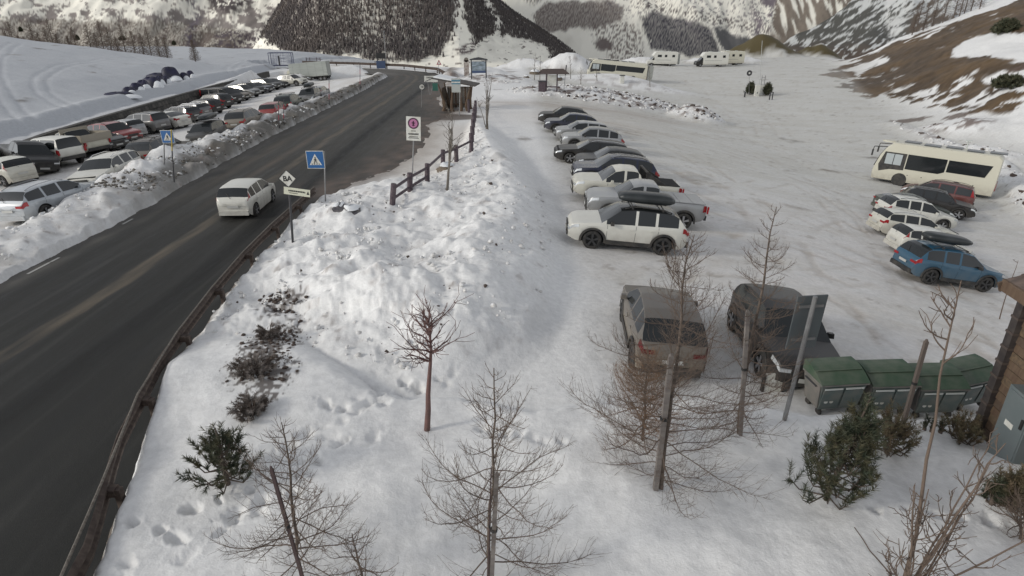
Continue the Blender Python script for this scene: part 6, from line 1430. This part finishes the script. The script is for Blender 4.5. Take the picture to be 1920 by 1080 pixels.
pine((1662,850), .85, .52, 'brownish low pine right of the tallest pine', 33, n=44, m=M_NEED2, grp=GP, nw=.0055, sh=.36)
pine((1800,828), .45, .42, 'small low pine against the corner of the hut', 34, n=30, m=M_NEED2, grp=GP, nw=.0055)
for i, (px, py) in enumerate(((1733,806), (1746,810), (1763,812))): pine((px, py), .14, .06, ('tiny pine tip poking from the snow, leftmost of three', 'tiny pine tip poking from the snow, middle of three', 'tiny pine tip poking from the snow, rightmost of three')[i], 35+i, n=6, grp='pine tips poking out of the snow', sh=.12, nl=.05)
pine((1895,955), .75, .42, 'brown tipped pine at the right edge below the hut', 38, n=60, m=M_NEED2, grp=GP, nw=.006)
pine((1858,945), .35, .14, 'small dark pine shoot left of the right edge pine', 39, n=14, grp=GP, nw=.006)
MD = mat('dead_stalks', (.11, .085, .07), .9, noise=(3, (.30, .27, .25))); 
pine((475,775), .16, .42, 'flattened dark shrub half buried beyond the left mountain pine', 40, n=44, m=MD, grp='half buried dead shrubs', upr=.2, nl=.08, nw=.005, sh=.14, cat='shrub', name='dead_shrub')
pine((478,700), .14, .55, 'broad flattened dark shrub, middle of the three buried ones', 41, n=48, m=MD, grp='half buried dead shrubs', upr=.15, nl=.08, nw=.005, sh=.14, cat='shrub', name='dead_shrub')
pine((505,632), .10, .34, 'small brown dead shrub highest on the left of the heap', 42, n=20, m=MD, grp='half buried dead shrubs', upr=.15, nl=.08, nw=.005, sh=.14, cat='shrub', name='dead_shrub')
for i, (px, py, hh, w, lb) in enumerate(((1406,177,1.9,.75,'dark conifer bush left of the pale cabinets'), (1438,179,1.9,.65,'dark conifer bush right of the pale cabinets'))):
    pine((px, py), hh, w, lb, 50+i, n=90, grp='small conifers at the flagpole', nw=.03, nl=.28, sh=.5, needles=24, cat='conifer', name='conifer_bush')
for i, (px, py, hh, w, lb) in enumerate(((146,76,4.0,1.5,'rounded dark conifer on the snow hill ridge, nearest the left side'), (230,76,3.2,2.6,'broad clump of dark conifers on the ridge left of the mast'), (327,85,3.0,1.4,'round dark conifer lowest on the snow hill'), (40,60,3.6,1.3,'slim dark conifer at the upper left corner of the hill'))):
    pine((px, py), hh, w, lb, 60+i, n=130, grp='dark conifers on the snow hill', nw=.05, nl=.5, sh=.8, needles=26, cat='conifer', name='conifer_tree', upr=.85)
NUMW = 'first second third fourth fifth sixth seventh eighth ninth tenth eleventh twelfth thirteenth fourteenth fifteenth sixteenth seventeenth eighteenth nineteenth twentieth twenty-first twenty-second'.split()
# bare larches behind the ridge of the left hill
for i in range(22):
    px = [2,14,25,52,63,78,88,97,118,130,158,170,182,196,208,222,240,256,270,286,300,352][i]; u = (px-960)/1254; Y = 112+(i*7 % 16); x = u*Y; b = Vector((x, Y, float(base(x, Y))-.2)); top_row = 40-(4+(i*5 % 13))
    hgt = [5.5,7,4.5,6.5,5,6,7.5,5,4.5,6,6.5,5,7,6,4.5,6.5,5.5,5,6,4.5,4.2,4][i]; r = np.random.default_rng(100+i); root = empty('larch_tree', b, 0, 'bare larch behind the snow hill ridge, %s from the left of its row' % NUMW[i], 'larch tree', 'bare larches behind the hill ridge'); S = []
    S.append((0, 0, -.5, .10, 0, 0, hgt, .03)); V, F = tubes(S, 6); np_mesh('trunk', V, F, M_BARK, root); S = []
    for q in range(90):
        f = .12+.86*q/90; a = q*2.4; L = .26*hgt*(1-f)**.8+.1; p = np.array([0, 0, hgt*f]); d = np.array([math.cos(a), math.sin(a), .25]); e = p+d*L; S.append((*p, .03, *e, .02))
        for w in range(3): g_ = p+d*L*(.4+.2*w); S.append((*g_, .02, *(g_+r.normal(0, .22*L+.1, 3)+np.array([0, 0, .1])), .015))
    V, F = tubes(S, 3); np_mesh('branches', V, F, M_TWIG, root)
# trees on the heather slope skyline
for i in range(12):
    px = [1716,1722,1735,1750,1768,1786,1796,1804,1815,1830,1872,1893][i]; u = (px-960)/1254; Y = 146+(i*5 % 9); x = u*Y; b = Vector((x, Y, float(base(x, Y))-.3)); hgt = [7,9,6,8,7,12,9,11,8,7,6,7][i]; r = np.random.default_rng(140+i)
    root = empty('larch_tree', b, 0, 'bare larch on the heather slope skyline, %s from the left' % NUMW[i], 'larch tree', 'larches on the heather slope'); V, F = tubes([(0, 0, -.5, .12, 0, 0, hgt, .03)], 6); np_mesh('trunk', V, F, M_BARK, root); S = []
    for q in range(100):
        f = .12+.86*q/100; a = q*2.4; L = .16*hgt*(1-f)**.7+.1; p = np.array([0, 0, hgt*f]); d = np.array([math.cos(a), math.sin(a), .2]); e = p+d*L; S.append((*p, .03, *e, .02))
        for w in range(2): g_ = p+d*L*(.4+.25*w); S.append((*g_, .022, *(g_+r.normal(0, .2*L+.1, 3)), .015))
    V, F = tubes(S, 3); np_mesh('branches', V, F, M_TWIG, root)
pine((1885,62), 2.2, 1.6, 'dark juniper mat high on the heather slope', 71, n=130, nw=.07, nl=.5, sh=.6, needles=26, cat='shrub', grp='dark bushes on the heather slope', name='juniper_bush', upr=.4)
pine((1890,166), 1.5, 1.8, 'dark juniper mat low on the heather slope', 72, n=130, nw=.06, nl=.4, sh=.5, needles=26, cat='shrub', grp='dark bushes on the heather slope', name='juniper_bush', upr=.4)
# ---- loose snow lumps and soil crumbs on the heaps (nobody could count them)
def lumps(name, n, m, region, smin, smax, seed, want=.35):
    r = np.random.default_rng(seed); X = []; k = 0
    ico = np.array([(0,0,1),(.89,0,.45),(.28,.85,.45),(-.72,.53,.45),(-.72,-.53,.45),(.28,-.85,.45),(.72,.53,-.45),(-.28,.85,-.45),(-.89,0,-.45),(-.28,-.85,-.45),(.72,-.53,-.45),(0,0,-1)])
    fc = np.array([(0,1,2),(0,2,3),(0,3,4),(0,4,5),(0,5,1),(1,6,2),(2,7,3),(3,8,4),(4,9,5),(5,10,1),(2,6,7),(3,7,8),(4,8,9),(5,9,10),(1,10,6),(6,11,7),(7,11,8),(8,11,9),(9,11,10),(10,11,6)])
    x, y = region(r, n*4); zp, ro = piles(x, y); keep = (ro > want) & (zp > .12) & (masks(x, y) < .3); x = x[keep][:n]; y = y[keep][:n]; z = ground(x, y); s = smin+(smax-smin)*r.random(len(x))**3*(1+y/40)
    V = ico[None]*(1+.28*r.normal(0, 1, (len(x), 12, 1)))*s[:, None, None]*np.array([1, 1, .75])+np.stack([x, y, z+s*.2], -1)[:, None]; F = (np.arange(len(x))[:, None, None]*12+fc[None]).reshape(-1, 3)
    o = np_mesh(name, V.reshape(-1, 3), F, m, smooth=False); tag(o, kind='stuff'); return o
reg = lambda x0, x1, y0, y1: (lambda r, n: (r.uniform(x0, x1, n), y0+(y1-y0)*r.random(n)**1.4))
M_LUMP = mat('loose_snow', (.76, .77, .78), .65, spec=.2, noise=(9, (.62, .60, .57)))
lumps('snow_lumps', 1500, M_LUMP, reg(-9, 2.2, 12.5, 48), .012, .075, 201)
lumps('bank_lumps', 1300, M_LUMP, reg(-21.5, -17.5, 14, 60), .015, .08, 202, .25)
lumps('bank_grit', 1500, mat('dirty_snow_crumb', (.16, .145, .125), .9), reg(-19.7, -17.4, 28, 95), .015, .06, 203, .25)
lumps('soil_crumbs', 170, mat('soil_crumb', (.08, .06, .05), .9), reg(-9, .5, 13, 40), .015, .06, 204)
lumps('exposed_soil', 900, mat('soil_crumb', (.08, .06, .05), .9), lambda r, n: (-5.9-.6*(q_ := r.uniform(-1.6, 3.4, n))*.45+r.normal(0, .33, n), 13.2+q_), .01, .05, 209, -1)
lumps('mound_rubble', 1300, M_LUMP, reg(-2, 26, 66, 88), .03, .11, 205, .4)
lumps('mound_soil', 420, mat('soil_crumb', (.08, .06, .05), .9), reg(-2, 24, 67, 86), .03, .12, 206, .4)
lumps('edge_rubble', 900, M_LUMP, reg(24, 48, 20, 78), .02, .09, 207, .25)
lumps('edge_soil', 350, mat('soil_crumb', (.08, .06, .05), .9), reg(24, 48, 20, 78), .03, .13, 208, .25)
def boulder(px, py, s, label, seed, m=None):
    b = at(px, py); r = np.random.default_rng(seed); root = empty('boulder', b, r.random()*3, label, 'boulder'); mb = MB(); n = 10; vs = []
    for j in range(6):
        e = -.5+j/5*(math.pi/2+.5)
        for k in range(n): a = 2*math.pi*k/n; q = 1+.14*r.normal(); vs.append((s*math.cos(a)*math.cos(e)*q, s*.8*math.sin(a)*math.cos(e)*q, s*.6*math.sin(e)*q))
    fs = [(j*n+k, j*n+(k+1) % n, (j+1)*n+(k+1) % n, (j+1)*n+k) for j in range(5) for k in range(n)]+[tuple(range(5*n, 6*n))]
    mb.add(vs, fs).build('rock', m or mat('boulder_stone', (.10, .095, .11), .85, noise=(4, (.17, .16, .15))), root)
    o = MB().add([(x*.86-.03, y*.86+.04, z*.8+s*.2+.03) for x, y, z in vs[2*n:]], [(j*n+k, j*n+(k+1) % n, (j+1)*n+(k+1) % n, (j+1)*n+k) for j in range(3) for k in range(n)]+[tuple(range(3*n, 4*n))]).build('snow_cap', M_SNOWCAP, root, smooth=True)
boulder(662,400,.5,'large snow capped boulder near the steel sign pole',1); boulder(640,392,.35,'small dark boulder left of the large snow capped one',2); boulder(700,408,.28,'small dark rock right of the large boulder',3)
boulder(838,318,.55,'brown soil lump beside the sapling at the fence',4,mat('soil_lump', (.16,.13,.10),.9))

boulder(1003,139,1.1,'brown soil lump with snow on the mound left of the kiosk',5,mat('soil_lump', (.16,.13,.10),.9)); boulder(1046,149,.8,'dark soil lump right of the map kiosk roof',6,mat('soil_lump', (.16,.13,.10),.9)); boulder(987,146,.6,'small soil lump leftmost on the mound by the kiosk',7,mat('soil_lump', (.16,.13,.10),.9))
